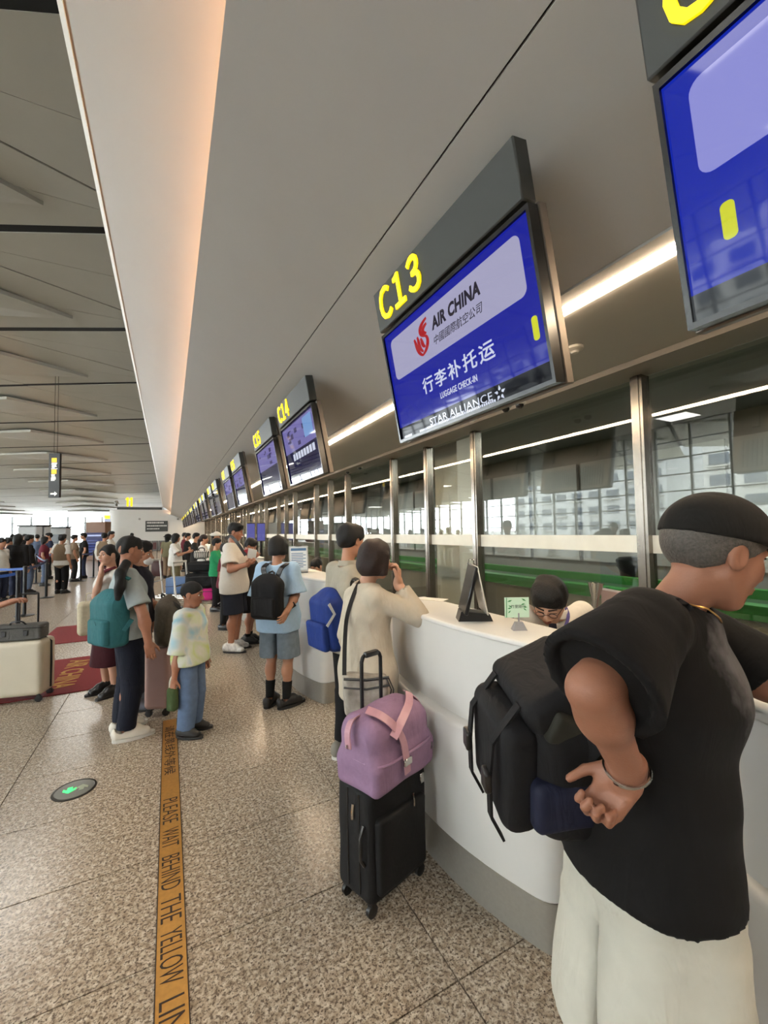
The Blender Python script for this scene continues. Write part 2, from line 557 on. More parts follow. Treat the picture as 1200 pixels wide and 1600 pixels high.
def glass_mat(name, tint, f0, rough=0.0):
    m = bpy.data.materials.new(name); m.use_nodes = True
    nt = m.node_tree
    for n in list(nt.nodes):
        if n.type != 'OUTPUT_MATERIAL': nt.nodes.remove(n)
    out = [n for n in nt.nodes if n.type == 'OUTPUT_MATERIAL'][0]
    tr = nt.nodes.new('ShaderNodeBsdfTransparent'); tr.inputs[0].default_value = tint
    gl = nt.nodes.new('ShaderNodeBsdfGlossy'); gl.inputs['Roughness'].default_value = rough; gl.inputs[0].default_value = (1, 1, 1, 1)
    lw = nt.nodes.new('ShaderNodeLayerWeight'); lw.inputs[0].default_value = 0.5
    mx = nt.nodes.new('ShaderNodeMixShader')
    pw = nt.nodes.new('ShaderNodeMath'); pw.operation = 'POWER'; pw.inputs[1].default_value = 5.0
    mu = nt.nodes.new('ShaderNodeMath'); mu.operation = 'MULTIPLY_ADD'; mu.inputs[1].default_value = 1 - f0; mu.inputs[2].default_value = f0; mu.use_clamp = True
    nt.links.new(lw.outputs['Facing'], pw.inputs[0]); nt.links.new(pw.outputs[0], mu.inputs[0]); nt.links.new(mu.outputs[0], mx.inputs[0])
    nt.links.new(tr.outputs[0], mx.inputs[1]); nt.links.new(gl.outputs[0], mx.inputs[2])
    nt.links.new(mx.outputs[0], out.inputs[0])
    MATS[name] = m
    return m
M_GLASS = glass_mat('partition_glass', (0.84, 0.86, 0.84, 1), 0.05)
M_WINGLASS = glass_mat('window_glass', (0.94, 0.96, 0.96, 1), 0.03)
M_FROST = mat('frosted_film', (196, 198, 190), 0.5, noise=0.06, nscale=6)

YEND = 46.0        # far end of the check-in island
GX = 3.3           # glass partition behind the counters

# ------------------------------------------------------------------ floor
floor = MB().box((-30, -16, -0.30), (9, 78, -0.007)).build('floor', M_GROUT)
tag(floor, 'polished speckled beige granite floor of square-cut tiles', None, None, 'structure')
TX, TY = 0.9, 0.58
xs0, ys0 = 0.02, 1.264
_t = MB()
g = 0.0022; c = 0.0016
_t.add([(g, g, -0.007), (TX - g, g, -0.007), (TX - g, TY - g, -0.007), (g, TY - g, -0.007),
        (g, g, -c), (TX - g, g, -c), (TX - g, TY - g, -c), (g, TY - g, -c),
        (g + c, g + c, 0), (TX - g - c, g + c, 0), (TX - g - c, TY - g - c, 0), (g + c, TY - g - c, 0)],
       [(0, 1, 5, 4), (1, 2, 6, 5), (2, 3, 7, 6), (3, 0, 4, 7), (4, 5, 9, 8), (5, 6, 10, 9), (6, 7, 11, 10), (7, 4, 8, 11), (8, 9, 10, 11)])
tile_me = _t.mesh('tile'); tile_me.materials.append(M_GRAN)
NX0, NX1, NY0, NY1 = -6, 3, -3, 30
for i in range(NX0, NX1):
    for j in range(NY0, NY1):
        o = bpy.data.objects.new('tile', tile_me); COL.objects.link(o)
        o.location = (xs0 + i * TX, ys0 + j * TY, 0); o.parent = floor
bx0, bx1 = xs0 + NX0 * TX, xs0 + NX1 * TX
by0, by1 = ys0 + NY0 * TY, ys0 + NY1 * TY
_b = MB()
def tile_field(x0, x1, y0, y1):
    i = math.floor((x0 - xs0) / TX)
    while xs0 + i * TX < x1 - 1e-6:
        xa, xb = max(x0, xs0 + i * TX), min(x1, xs0 + (i + 1) * TX); i += 1
        j = math.floor((y0 - ys0) / TY)
        while ys0 + j * TY < y1 - 1e-6:
            ya, yb = max(y0, ys0 + j * TY), min(y1, ys0 + (j + 1) * TY); j += 1
            _b.add([(xa + g, ya + g, 0), (xb - g, ya + g, 0), (xb - g, yb - g, 0), (xa + g, yb - g, 0)], [(0, 1, 2, 3)])
tile_field(-29.9, bx0, -15.9, 77.9); tile_field(bx0, 8.9, by1, 77.9); tile_field(bx1, 8.9, -15.9, by1); tile_field(bx0, bx1, -15.9, by0)
tag(_b.build('tile_field', M_GRAN, floor), kind='stuff')

# ------------------------------------------------------------------ hall roof: triangular panels between dark gaps
_RP = [(-20, 8.6), (11, 8.6), (15.7, 8.3), (20.3, 8.05), (24.9, 7.6), (29.5, 7.2), (34, 6.85), (50, 5.7), (80, 4.2)]
def roof_z(y):
    return float(np.interp(y, [p[0] for p in _RP], [p[1] for p in _RP]))
ceiling = empty('ceiling')
tag(ceiling, 'grey panelled hall roof of triangular facets with dark gaps', None, None, 'structure')
_b = MB()
for a, b2 in zip(_RP[:-1], _RP[1:]):
    _b.add([(-31, a[0], a[1] + 0.35), (9, a[0], a[1] + 0.35), (9, b2[0], b2[1] + 0.35), (-31, b2[0], b2[1] + 0.35)], [(0, 1, 2, 3)])
_b.build('roof_deck', M_BLACK, ceiling)
SK = -0.42; PB = 4.6; LX = PB / 0.87
def gap_pt(k, x):
    y = 6.5 + PB * k + SK * (x + 1.3)
    return np.array([x, y, roof_z(y)])
def roof_tri(A, B, Cc):
    cen = (A + B + Cc) / 3
    def ins(p):
        d = cen - p; d = d / np.linalg.norm(d); return p + d * 0.045
    P = [ins(A), ins(B), ins(Cc)]
    up = np.array([0, 0, 0.03])
    mb = MB().add(P + [p + up for p in P], [(0, 1, 2), (3, 5, 4), (0, 3, 4, 1), (1, 4, 5, 2), (2, 5, 3, 0)])
    mb.build('panel', M_ROOF, ceiling)
for k in range(-3, 15):
    for j in range(-6, 2):
        x0 = -5.3 + (j + 0) * LX + 0.0 * k
        A, B = gap_pt(k, x0), gap_pt(k, x0 + LX)
        Cc, D = gap_pt(k + 1, x0 + 2 * LX), gap_pt(k + 1, x0 + LX)
        up = np.array([0, 0.05, 0])
        if min(A[0], D[0]) > 0 or max(Cc[0], B[0]) < -31 or A[1] > 78: continue
        s1 = np.array([0, 0.11, 0])
        roof_tri(A + s1, B + s1, Cc - s1); roof_tri(A + s1, Cc - s1, D - s1)
for k in range(-2, 15):
    xs_ = [-31 + 1.2 * q for q in range(27)]
    vs_ = []
    for x in xs_:
        p_ = gap_pt(k, x)
        vs_ += [(p_[0], p_[1] - 0.16, p_[2] + 0.012), (p_[0], p_[1] + 0.16, p_[2] + 0.012)]
    MB().add(vs_, [(2 * q, 2 * q + 2, 2 * q + 3, 2 * q + 1) for q in range(26)]).build('gap_strip', M_BLACK, ceiling)
# hanging diamond-shaped light boxes, one row per bay
def fin(k, xt, n=0):
    yt = 6.5 + PB * (k + 1) + SK * (xt + 1.3) - 0.85
    L = 3.0
    def pt(x, y, dz): return np.array([x, y, roof_z(yt) - dz])
    poly = [(xt, yt), (xt - L, yt + 1.05), (xt - 2 * L, yt + 0.1), (xt - L, yt - 1.75)]
    ridge = pt(xt - L, yt - 0.1, 0.20)
    bot = [pt(x, y, 0.10) for x, y in poly]
    top = [pt(x, y, -0.02) for x, y in poly]
    mb = MB().add(bot + top + [ridge], [(0, 1, 8), (1, 2, 8), (2, 3, 8), (3, 0, 8)] + [(i, i + 4, (i + 1) % 4 + 4, (i + 1) % 4) for i in range(4)])
    mb.build('light_box', M_ROOF, ceiling)
for k in range(-1, 13):
    for n in range(0, 3):
        fin(k, -2.35 - 0.28 * k - n * 2 * LX, n)

# ------------------------------------------------------------------ bulkhead over the counters: cove band, sloping soffit, flat soffit
A_ = (-0.48, 4.25); B_ = (0.174, 3.49); G_ = (1.0, 3.146); S_ = (1.805, 2.811); E_ = (2.96, 2.79); W_ = (GX, 2.754)
Y0, Y1 = -9.0, YEND
def strip(name, pts, m, th=0.03, parent=None, y0=Y0, y1=Y1):
    """surface strip along y from a profile of (x, z), thickened upwards"""
    n = len(pts)
    poly = [(p[0], p[1]) for p in pts] + [(p[0] + 0.004, p[1] + th) for p in reversed(pts)]
    mb = MB()
    vs = [(x, y0, z) for x, z in poly] + [(x, y1, z) for x, z in poly]
    N = len(poly)
    fs = [(i, (i + 1) % N, N + (i + 1) % N, N + i) for i in range(N)]
    fs += [tuple(range(N - 1, -1, -1)), tuple(range(N, 2 * N))]
    mb.add(vs, fs)
    return mb.build(name, m, parent)
bulk = empty('trim_1'); tag(bulk, 'pale bulkhead hanging over the row of check-in counters', None, None, 'structure')
M_BAND = mat('cove_paint', (158, 153, 144), 0.5, noise=0.02, nscale=2)
strip('cove_band', [A_, (0.36, 3.62), (0.40, 3.42)], M_BAND, 0.03, bulk)
strip('edge_trim', [(-0.505, 4.262), (-0.475, 4.235)], mat('trim_white', (225, 223, 216), 0.4), 0.05, bulk)
strip('soffit_panel', [B_, (G_[0] - 0.004, G_[1] + 0.0017)], M_SOFFIT, 0.035, bulk)
strip('soffit_panel', [(G_[0] + 0.004, G_[1] - 0.0017), S_], M_SOFFIT, 0.035, bulk)
strip('soffit_panel', [(S_[0] + 0.002, S_[1] - 0.012), (1.90, 2.798)], M_SOFFIT, 0.035, bulk)
strip('soffit_panel', [(2.0, 2.798), E_], M_SOFFIT, 0.035, bulk)
strip('shadow_groove', [(0.99, 3.162), (1.01, 3.154)], M_BLACK, 0.02, bulk)
strip('bulkhead_top', [(-0.48, 4.29), (0.6, 4.35), (GX + 0.1, 4.35)], M_WHITE, 0.03, bulk)
strip('lamp_channel', [(1.895, 2.82), (2.005, 2.82)], M_WHITE, 0.02, bulk)
strip('glass_head', [(E_[0], 2.80), (E_[0] + 0.02, 2.755), (3.12, 2.752), (3.13, 2.775), (GX + 0.12, 2.77)], mat('head_channel', (132, 126, 118), 0.5), 0.05, bulk)
tag(MB().box((1.930, Y0, 2.786), (1.970, Y1, 2.812)).build('lamp_tube', M_LED), 'long glowing white lamp line in the soffit over the counters', 'lamp')
tag(MB().box((0.250, Y0, 3.492), (0.264, Y1, 3.520)).build('cove_lamp', M_COVE), 'warm lamp line hidden in the cove above the queue', 'lamp')

# ------------------------------------------------------------------ glass partition behind the counters
wall_r = empty('wall_right'); tag(wall_r, 'glass partition with steel posts behind the check-in counters', None, None, 'structure')
posts = []
for k in range(-2, 12):
    posts += [1.94 + 4.05 * k, 3.92 + 4.05 * k, 4.96 + 4.05 * k]
posts = [y for y in posts if y < YEND - 0.3]
_p = MB().box((-0.05, -0.045, 0), (0.05, 0.045, 2.80)).box((-0.058, -0.02, 0), (-0.05, 0.02, 2.8)).mesh('post'); _p.materials.append(M_STEEL)
for y in posts:
    o = bpy.data.objects.new('post', _p); COL.objects.link(o); o.location = (GX, y, 0); o.parent = wall_r
for a, b2 in zip(posts[:-1], posts[1:]):
    pn = MB().box((GX + 0.01, a + 0.045, 0.05), (GX + 0.018, b2 - 0.045, 2.765)).build('pane', M_GLASS, wall_r)
    MB().box((GX + 0.003, a + 0.045, 1.385), (GX + 0.0095, b2 - 0.045, 1.522)).build('frosted_band', M_FROST, pn)
MB().box((GX - 0.03, Y0, 0), (GX + 0.04, Y1, 0.05)).build('sill_rail', M_STEEL, wall_r)
# baggage room behind the glass
wb = MB().box((7.6, -9, 0), (7.7, YEND, 3.3)).build('wall_back', mat('room_wall', (120, 120, 116), 0.8, noise=0.1, nscale=1.0))
tag(wb, 'grey wall of the baggage room behind the glass', None, None, 'structure')
for i in range(16):
    MB().box((7.53, -2 + i * 1.3, 0.9), (7.598, -2 + i * 1.3 + 1.2, 2.9)).build('panel', mat('room_panel', (150, 150, 146), 0.7, noise=0.06, nscale=4), wb)
wc = MB().box((GX + 0.06, -9, 3.3), (7.7, YEND, 3.4)).build('ceiling_back', mat('room_ceiling', (110, 110, 106), 0.8))
tag(wc, 'dark ceiling of the baggage room', None, None, 'structure')
for yy in (2, 7, 13, 22, 33):  # added fill lights, so the conveyor shows through the glass
    area_light('baggage_room_fill', (5.6, yy, 3.2), 0.5, 60, (0.95, 1.0, 0.95))
for yy in (3.1, 9.0, 15.0):  # second row of fill lights, added to brighten the column front
    area_light('baggage_room_fill', (3.75, yy, 3.2), 0.4, 45, (1.0, 0.97, 0.9))
cl = MB().rbox((3.86, 5.02, 0), (4.26, 5.62, 3.28), 0.01, 1).build('column', mat('column_paint', (206, 200, 186), 0.5, noise=0.03))
tag(cl, 'square cream column behind the glass partition', 'column', None, 'structure')
# conveyor with a green belt
cv = empty('baggage_conveyor', (5.0, 4, 0), 0, 'long green baggage conveyor behind the glass partition', 'conveyor')
M_GREEN = mat('belt_green', (22, 104, 24), 0.55, noise=0.06)
MB().box((-0.55, -12, 0.10), (0.55, 40, 0.76)).build('body', mat('conveyor_side', (136, 128, 114), 0.6, noise=0.15, nscale=3), cv)
MB().box((-0.62, -12, 0.78), (-0.50, 40, 0.89)).box((-0.64, -12, 0.89), (-0.48, 40, 0.91)).build('near_guard', M_GREEN, cv)
MB().box((0.50, -12, 0.76), (0.62, 40, 0.90)).build('far_guard', M_GREEN, cv)
MB().box((-0.50, -12, 0.76), (0.50, 40, 0.80)).build('belt', mat('belt_dark', (26, 60, 26), 0.7), cv)
for yy in (-3.5, -1, 1.5, 4, 6.5, 9):
    MB().box((-0.645, yy, 0.76), (-0.615, yy + 0.03, 0.915)).build('seam_strip', mat('belt_seam', (20, 66, 20), 0.6), cv)
for yy in range(-11, 40, 3):
    for xx in (-0.45, 0.35):
        MB().box((xx, yy, 0), (xx + 0.1, yy + 0.1, 0.1)).build('foot', M_BLKMETAL, cv)
bt = empty('wheeled_bin', (6.3, 3.9, 0), 0, 'black bin standing beyond the green conveyor', 'bin')
MB().lathe([(0.16, 0), (0.2, 0.9), (0.24, 1.0), (0.24, 1.04), (0.2, 1.04)], n=14).build('body', M_BLKPLAST, bt)
MB().lathe([(0.245, 1.04), (0.25, 1.08), (0.2, 1.12), (0.05, 1.13)], n=14).build('lid', M_BLKPLAST, bt)

# ------------------------------------------------------------------ white end block with rounded corner
def rounded_block(x0, x1, y0, y1, r, z0, z1, name, m):
    poly = []
    for i in range(9):
        w = math.pi / 2 * i / 8
        poly.append((x0 + r - r * math.cos(w), y0 + r - r * math.sin(w)))
    poly += [(x1, y0), (x1, y1), (x0, y1)]
    return MB().prism(poly, 2, z0, z1, True).build(name, m)
wend = rounded_block(-4.95, GX + 5, YEND, YEND + 5, 0.9, 0, 3.95, 'wall_end', M_WHITE)
tag(wend, 'white rounded end block closing the check-in row', None, None, 'structure')
MB().box((-4.3, YEND + 0.3, 3.95), (-0.6, YEND + 4, 4.2)).build('roof_slab', mat('slab_dark', (70, 70, 68), 0.7), wend)
MB().box((-4.4, YEND + 0.2, 4.2), (-0.5, YEND + 4, 4.26)).build('parapet', M_WHITE, wend)
dr = empty('wall_sign', (-1.0, YEND - 0.03, 2.35), 0, 'dark sign board with pale lines of lettering on the white end wall', 'sign')
MB().box((-0.95, -0.06, -0.52), (0.95, 0.02, 0.52)).build('board', mat('sign_grey', (54, 56, 54), 0.5), dr)
_mw = mat('pale_lettering', (205, 205, 198), 0.6)
for r, (zz, hh, segs) in enumerate([(0.27, 0.14, 12), (-0.02, 0.12, 14), (-0.30, 0.10, 9)]):
    mb = MB(); x = -0.82
    for q in range(segs):
        w = 0.06 + 0.05 * ((q * 7 + r) % 3) / 2
        mb.box((x, -0.072, zz), (x + w, -0.06, zz + hh)); x += w + 0.035
    mb.build('lettering', _mw, dr)
for x in (-2.45, 0.85):
    d = empty('wall_camera', (x, YEND - 0.02, 3.05), 0, 'small camera on the white end wall, %s of the dark sign' % ('left' if x < -1 else 'right'), 'camera')
    MB().lathe([(0.1, 0), (0.1, 0.05), (0.07, 0.1), (0.0, 0.12)], n=12, axis=1).build('housing', M_DARKSTEEL, d).rotation_euler = (math.pi, 0, 0)

# ------------------------------------------------------------------ outer walls with curtain glazing
def curtain_wall(name, label, p0, p1, z1, dx, dz, zbot=0.5, mw=0.06):
    """glazed wall from p0 to p1 with vertical and horizontal mullions; each pane an object"""
    root = empty(name); tag(root, label, None, None, 'structure')
    P0, P1 = Vector((p0[0], p0[1], 0)), Vector((p1[0], p1[1], 0))
    L = (P1 - P0).length; d = (P1 - P0) / L; nrm = Vector((-d.y, d.x, 0))
    M = frame_m(P0, d, nrm, Vector((0, 0, 1)))
    nx = int(round(L / dx)); nz = int(round((z1 - zbot) / dz))
    ex = L / nx; ez = (z1 - zbot) / nz
    MB(M).box((0, -0.1, 0), (L, 0.1, zbot)).build('upstand', M_WHITE, root)
    vme = MB().box((-mw, -0.10, 0), (mw, 0.10, z1 - zbot)).mesh('mullion'); vme.materials.append(M_ALU)
    for i in range(nx + 1):
        o = bpy.data.objects.new('mullion', vme); COL.objects.link(o); o.parent = root
        o.matrix_local = M @ Matrix.Translation((i * ex, 0, zbot))
    hme = MB().box((0, -0.07, -mw * 0.6), (L, 0.07, mw * 0.6)).mesh('transom'); hme.materials.append(M_ALU)
    for j in range(nz + 1):
        o = bpy.data.objects.new('transom', hme); COL.objects.link(o); o.parent = root
        o.matrix_local = M @ Matrix.Translation((0, 0, zbot + j * ez))
    pme = MB().box((mw, -0.01, mw * 0.6), (ex - mw, 0.01, ez - mw * 0.6)).mesh('pane'); pme.materials.append(M_WINGLASS)
    for i in range(nx):
        for j in range(nz):
            o = bpy.data.objects.new('pane', pme); COL.objects.link(o); o.parent = root
            o.matrix_local = M @ Matrix.Translation((i * ex, 0, zbot + j * ez))
    return root
curtain_wall('wall_left', 'tall glazed curtain wall along the far side of the hall', (-24, -14), (-24, 77), 8.4, 2.2, 1.13)
curtain_wall('wall_far', 'glazed curtain wall closing the far end of the hall', (-24, 77), (8, 77), 4.4, 2.13, 0.98, mw=0.13)
wbk = MB().box((-24, -15, 0), (9, -14.8, 9)).build('wall_rear', M_WHITE)
tag(wbk, 'plain pale wall behind the viewer', None, None, 'structure')
wrr = MB().box((8.6, -15, 0), (8.8, 77, 9)).build('wall_side', M_WHITE)
tag(wrr, 'plain pale wall beyond the baggage room', None, None, 'structure')

gr_ = MB().box((-260, -80, -0.6), (-30.0, 200, -0.32)).build('ground', mat('apron_concrete', (176, 174, 168), .8, noise=.1, nscale=.05))
tag(gr_, 'pale concrete forecourt outside the glazed wall', None, None, 'structure')
def outside_block(x, y, w, d, h, label, rgb):
    r = empty('apartment_block', (x, y, -.32), 0, label, 'building')
    MB().box((-d / 2, -w / 2, 0), (d / 2, w / 2, h)).build('wall', mat('block_' + str(rgb[0]), rgb, .8), r)
    MB().box((-d / 2 - .3, -w / 2 - .3, h), (d / 2 + .3, w / 2 + .3, h + .8)).build('parapet', mat('block_trim', (150, 148, 142), .8), r)
    nz = int(h / 3.4); ny = int(w / 4.2)
    wm_ = MB().box((-.12, -1.35, -.85), (.12, 1.35, .85)).mesh('window'); wm_.materials.append(mat('block_window', (52, 60, 68), .15))
    bl_ = MB().box((0, -1.7, -.08), (.9, 1.7, .08)).mesh('balcony_slab'); bl_.materials.append(mat('block_trim', (150, 148, 142), .8))
    for i in range(ny):
        for k in range(nz):
            for me_, dz in ((wm_, 2.1), (bl_, .9)):
                if me_ is bl_ and (i + k) % 2: continue
                o = bpy.data.objects.new(me_.name, me_); COL.objects.link(o); o.parent = r
                o.location = (d / 2, -w / 2 + (i + .5) * w / ny, k * 3.4 + dz)
    return r
outside_block(-78, 18, 36, 14, 24, 'white apartment block across the forecourt facing the counters', (186, 186, 182))
outside_block(-86, 66, 40, 14, 21, 'pale grey apartment block farther along the forecourt', (168, 170, 170))
outside_block(-82, -24, 30, 14, 27, 'cream apartment block at the near end of the forecourt', (182, 176, 164))
# ------------------------------------------------------------------ overhead check-in signs
SIGN_L = 1.14; SIGN_H = 0.896
S_EX = np.array([0, -1.0, 0]); S_EY = np.array([-0.1774, 0, 0.9841]); S_EZ = np.array([-0.9841, 0, -0.1774])
M_HDR = mat('sign_header', (58, 60, 58), 0.45, 0.2)
M_NUM = mat('number_yellow', (250, 230, 30), 0.5, emit=(255, 226, 10), estr=0.75)
M_BEZEL = mat('bezel_black', (14, 14, 16), 0.25)
M_SIGNSTEEL = mat('sign_side_steel', (112, 104, 96), 0.45, 0.6, noise=0.06, nscale=10)
def screen_mat(name, rgb, e=1.0, rough=0.04, spec=0.2):
    m = mat(name, (8, 8, 10), rough, emit=rgb, estr=e * 0.64, spec=spec)
    return m
def rrect(x0, y0, x1, y1, r, n=5):
    P = []
    for cx, cy, a0 in ((x1 - r, y1 - r, 0), (x0 + r, y1 - r, 90), (x0 + r, y0 + r, 180), (x1 - r, y0 + r, 270)):
        for i in range(n + 1):
            w = math.radians(a0 + 90 * i / n); P.append((cx + r * math.cos(w), cy + r * math.sin(w)))
    return P
def flat(name, poly, w0, w1, m, parent):
    return MB().prism(poly, 2, w0, w1).build(name, m, parent)
def fr(a, b, w=0.0, rot=0.0):
    return Matrix.Translation((a, -b, w)) @ Matrix.Rotation(rot, 4, 'Z')

def make_sign(num, style, label):
    root = empty('check_in_sign'); tag(root, label, 'sign', 'overhead check-in signs')
    hd = MB().rbox((0, -0.232, -0.075), (SIGN_L, 0, 0), 0.006, 1).build('header_box', M_HDR, root)
    t = text_mesh('number', ''.join(chr(ord(ch) + 0xFEE0) for ch in num), 0.235, M_NUM, hd, Matrix.Identity(4), extrude=0.006, bold=0.0045, space=0.62)
    me = t.data
    xs = [v.co.x for v in me.vertices]; ys = [v.co.y for v in me.vertices]
    sx = 0.425 / (max(xs) - min(xs)); sy = 0.18 / (max(ys) - min(ys))
    me.transform(Matrix.Translation((0.064, -0.199, 0.004)) @ Matrix.Diagonal((sx, sy, 1, 1)) @ Matrix.Translation((-min(xs), -min(ys), 0)))
    bz = MB()
    for lo, hi in (((0.012, -0.272, -0.05), (1.158, -0.254, 0)), ((0.012, -0.900, -0.05), (1.158, -0.884, 0)), ((0.012, -0.884, -0.05), (0.026, -0.272, 0)), ((1.144, -0.884, -0.05), (1.158, -0.272, 0))):
        bz.box(lo, hi)
    bz.build('bezel', M_BEZEL, root)
    MB().box((0.02, -0.89, -0.048), (1.15, -0.26, -0.02)).build('monitor_back', M_BEZEL, root)
    MB().rbox((0.0, -0.905, -0.105), (1.156, -0.236, -0.062), 0.004, 1).build('steel_frame', M_SIGNSTEEL, root)
    for a in (0.2, 0.94):
        MB().box((a - 0.03, -0.45, -0.14), (a + 0.03, 0.06, -0.104)).build('hanger', M_SIGNSTEEL, root)
    if style in ('main', 'second', 'map', 'lines'):
        vg = MB()
        for q in range(26):
            vg.box((0.08 + q * 0.039, -0.86, -0.118), (0.098 + q * 0.039, -0.58, -0.104))
        tag(vg.build('vent_slats', M_HDR, root), kind='stuff')
    W = -0.012
    if style == 'main':
        sc = flat('screen', [(0.026, -0.884), (1.144, -0.884), (1.144, -0.272), (0.026, -0.272)], -0.02, W, SCR_BLUE, root)
        flat('text_panel', rrect(0.082, -0.545, 1.088, -0.314, 0.032), W, W + 0.0012, SCR_PANEL, sc)
        flat('lower_strip', [(0.026, -0.884), (1.144, -0.884), (1.144, -0.815), (0.026, -0.815)], W, W + 0.0012, SCR_STRIP, sc)
        flat('counter_bar', rrect(1.084, -0.722, 1.112, -0.632, 0.012), W, W + 0.0012, screen_mat('scr_yellow', (215, 222, 40), 1.0), sc)
        dk = screen_mat('scr_dark_text', (44, 40, 52), 1.0); wh = screen_mat('scr_white_text', (214, 220, 240), 1.0)
        h = W + 0.0014
        def fit(name, body, m_, a0, a1, b0, b1, **kw):
            t_ = text_mesh(name, body, 0.08, m_, sc, Matrix.Identity(4), extrude=0.0006, **kw)
            X = [v.co.x for v in t_.data.vertices]; Y = [v.co.y for v in t_.data.vertices]
            t_.data.transform(Matrix.Translation((a0, -b1, h)) @ Matrix.Diagonal(((a1 - a0) / (max(X) - min(X)), (b1 - b0) / (max(Y) - min(Y)), 1, 1)) @ Matrix.Translation((-min(X), -min(Y), 0)))
        fit('title', 'AIR CHINA', dk, 0.488, 0.852, 0.362, 0.425, bold=0.0035, shear=0.15, space=1.05)
        fit('subtitle', '中國國際航空公司', dk, 0.487, 0.852, 0.452, 0.497, shear=0.25)
        fit('service_name', '行李补托运', wh, 0.327, 0.880, 0.618, 0.702, bold=0.0010, space=1.25)
        fit('service_translation', 'LUGGAGE CHECK-IN', wh, 0.465, 0.748, 0.731, 0.761, bold=0.0012, space=1.08)
        fit('alliance_name', 'STAR ALLIANCE', wh, 0.338, 0.822, 0.832, 0.868, space=1.05)
        # five-part star
        mb = MB(); cx, cy = 0.870, -0.853
        for i in range(5):
            w = math.radians(90 + 72 * i)
            def q(r, dw): return (cx + r * math.cos(w + dw), cy + r * math.sin(w + dw))
            mb.prism([q(0.034, 0), q(0.017, 0.42), q(0.011, 0.0), q(0.019, -0.42)], 2, h, h + 0.0008)
        mb.build('alliance_star', wh, sc)
        # small running line of text
        mb = MB(); x = 0.06; rnd = random.Random(3)
        while x < 0.83:
            w = rnd.choice((0.006, 0.010, 0.008)); 
            if not (0.14 < x < 0.22): mb.box((x, -0.8805, h), (x + w, -0.8700 + rnd.choice((0, 0.0015)), h + 0.0006))
            x += w + 0.004
        mb.build('running_text', wh, sc)
        # red bird emblem: three curling strokes
        red = screen_mat('scr_red', (176, 34, 40), 1.0)
        def stroke(pts, r0, r1):
            n = len(pts); L = []; R = []
            for i, p in enumerate(pts):
                a = pts[max(i - 1, 0)]; b = pts[min(i + 1, n - 1)]
                dx, dy = b[0] - a[0], b[1] - a[1]; l = math.hypot(dx, dy) or 1
                f = i / (n - 1); w = (r0 + (r1 - r0) * f) * (0.35 + 1.3 * math.sin(math.pi * (0.12 + 0.8 * f)))
                L.append((p[0] - dy / l * w, p[1] + dx / l * w)); R.append((p[0] + dy / l * w, p[1] - dx / l * w))
            return L + R[::-1]
        def curve(P, n=14):
            out = []
            for i in range(n + 1):
                t = i / n; a = [(P[0][k] * (1 - t) ** 3 + 3 * P[1][k] * t * (1 - t) ** 2 + 3 * P[2][k] * t * t * (1 - t) + P[3][k] * t ** 3) for k in (0, 1)]
                out.append(tuple(a))
            return out
        mb = MB()
        for P in ([(0.455, -0.343), (0.362, -0.362), (0.372, -0.402), (0.425, -0.422)], [(0.425, -0.422), (0.452, -0.436), (0.440, -0.490), (0.375, -0.505)],
                  [(0.450, -0.368), (0.398, -0.378), (0.400, -0.402), (0.438, -0.412)], [(0.322, -0.402), (0.338, -0.432), (0.330, -0.480), (0.380, -0.505)],
                  [(0.352, -0.400), (0.364, -0.430), (0.352, -0.465), (0.388, -0.488)], [(0.380, -0.418), (0.392, -0.440), (0.386, -0.462), (0.412, -0.470)]):
            mb.prism(stroke(curve(P), 0.0075, 0.0075), 2, h, h + 0.0008)
        mb.build('bird_emblem', red, sc)
    elif style == 'second':
        sc = flat('screen', [(0.026, -0.884), (1.144, -0.884), (1.144, -0.272), (0.026, -0.272)], -0.02, W, SCR_BLUE2, root)
        flat('text_panel', rrect(0.082, -0.545, 1.088, -0.314, 0.032), W, W + 0.0012, SCR_PANEL2, sc)
        flat('lower_strip', [(0.026, -0.884), (1.144, -0.884), (1.144, -0.815), (0.026, -0.815)], W, W + 0.0012, SCR_STRIP2, sc)
        flat('counter_bar', rrect(0.112, -0.722, 0.142, -0.632, 0.012), W, W + 0.0012, screen_mat('scr_yellow', (215, 222, 40), 1.0), sc)
    else:
        sc = flat('screen', [(0.026, -0.884), (1.144, -0.884), (1.144, -0.272), (0.026, -0.272)], -0.02, W, SCR_NAVY, root)
        flat('text_panel', [(0.04, -0.56), (1.13, -0.56), (1.13, -0.29), (0.04, -0.29)], W, W + 0.0012, SCR_LILAC if style != 'dark' else SCR_DIM, sc)
        if style in ('map', 'lines'):
            dk = screen_mat('scr_navy_marks', (50, 42, 96), 1.0); rnd = random.Random(len(label))
            mb = MB()
            for i in range(9):
                a = 0.10 + rnd.random() * 0.7; b = 0.32 + rnd.random() * 0.18
                mb.box((a, -b - 0.012 - 0.05 * rnd.random(), W + 0.0012), (a + 0.06 + 0.1 * rnd.random(), -b, W + 0.0018))
            mb.build('panel_marks', dk, sc)
        if style == 'map':
            flat('info_block', rrect(0.80, -0.50, 1.07, -0.31, 0.015), W + 0.0012, W + 0.0024, screen_mat('scr_pale_blue', (120, 160, 215), 1.0), sc)
            wt = screen_mat('scr_white_text', (214, 220, 240), 1.0); mb = MB(); x = 0.30
            for i in range(8):
                mb.box((x, -0.66, W), (x + 0.07, -0.59, W + 0.001)); mb.box((x + 0.01, -0.645, W), (x + 0.03, -0.60, W + 0.0016)); x += 0.095
            mb.build('service_name', wt, sc)
    return root

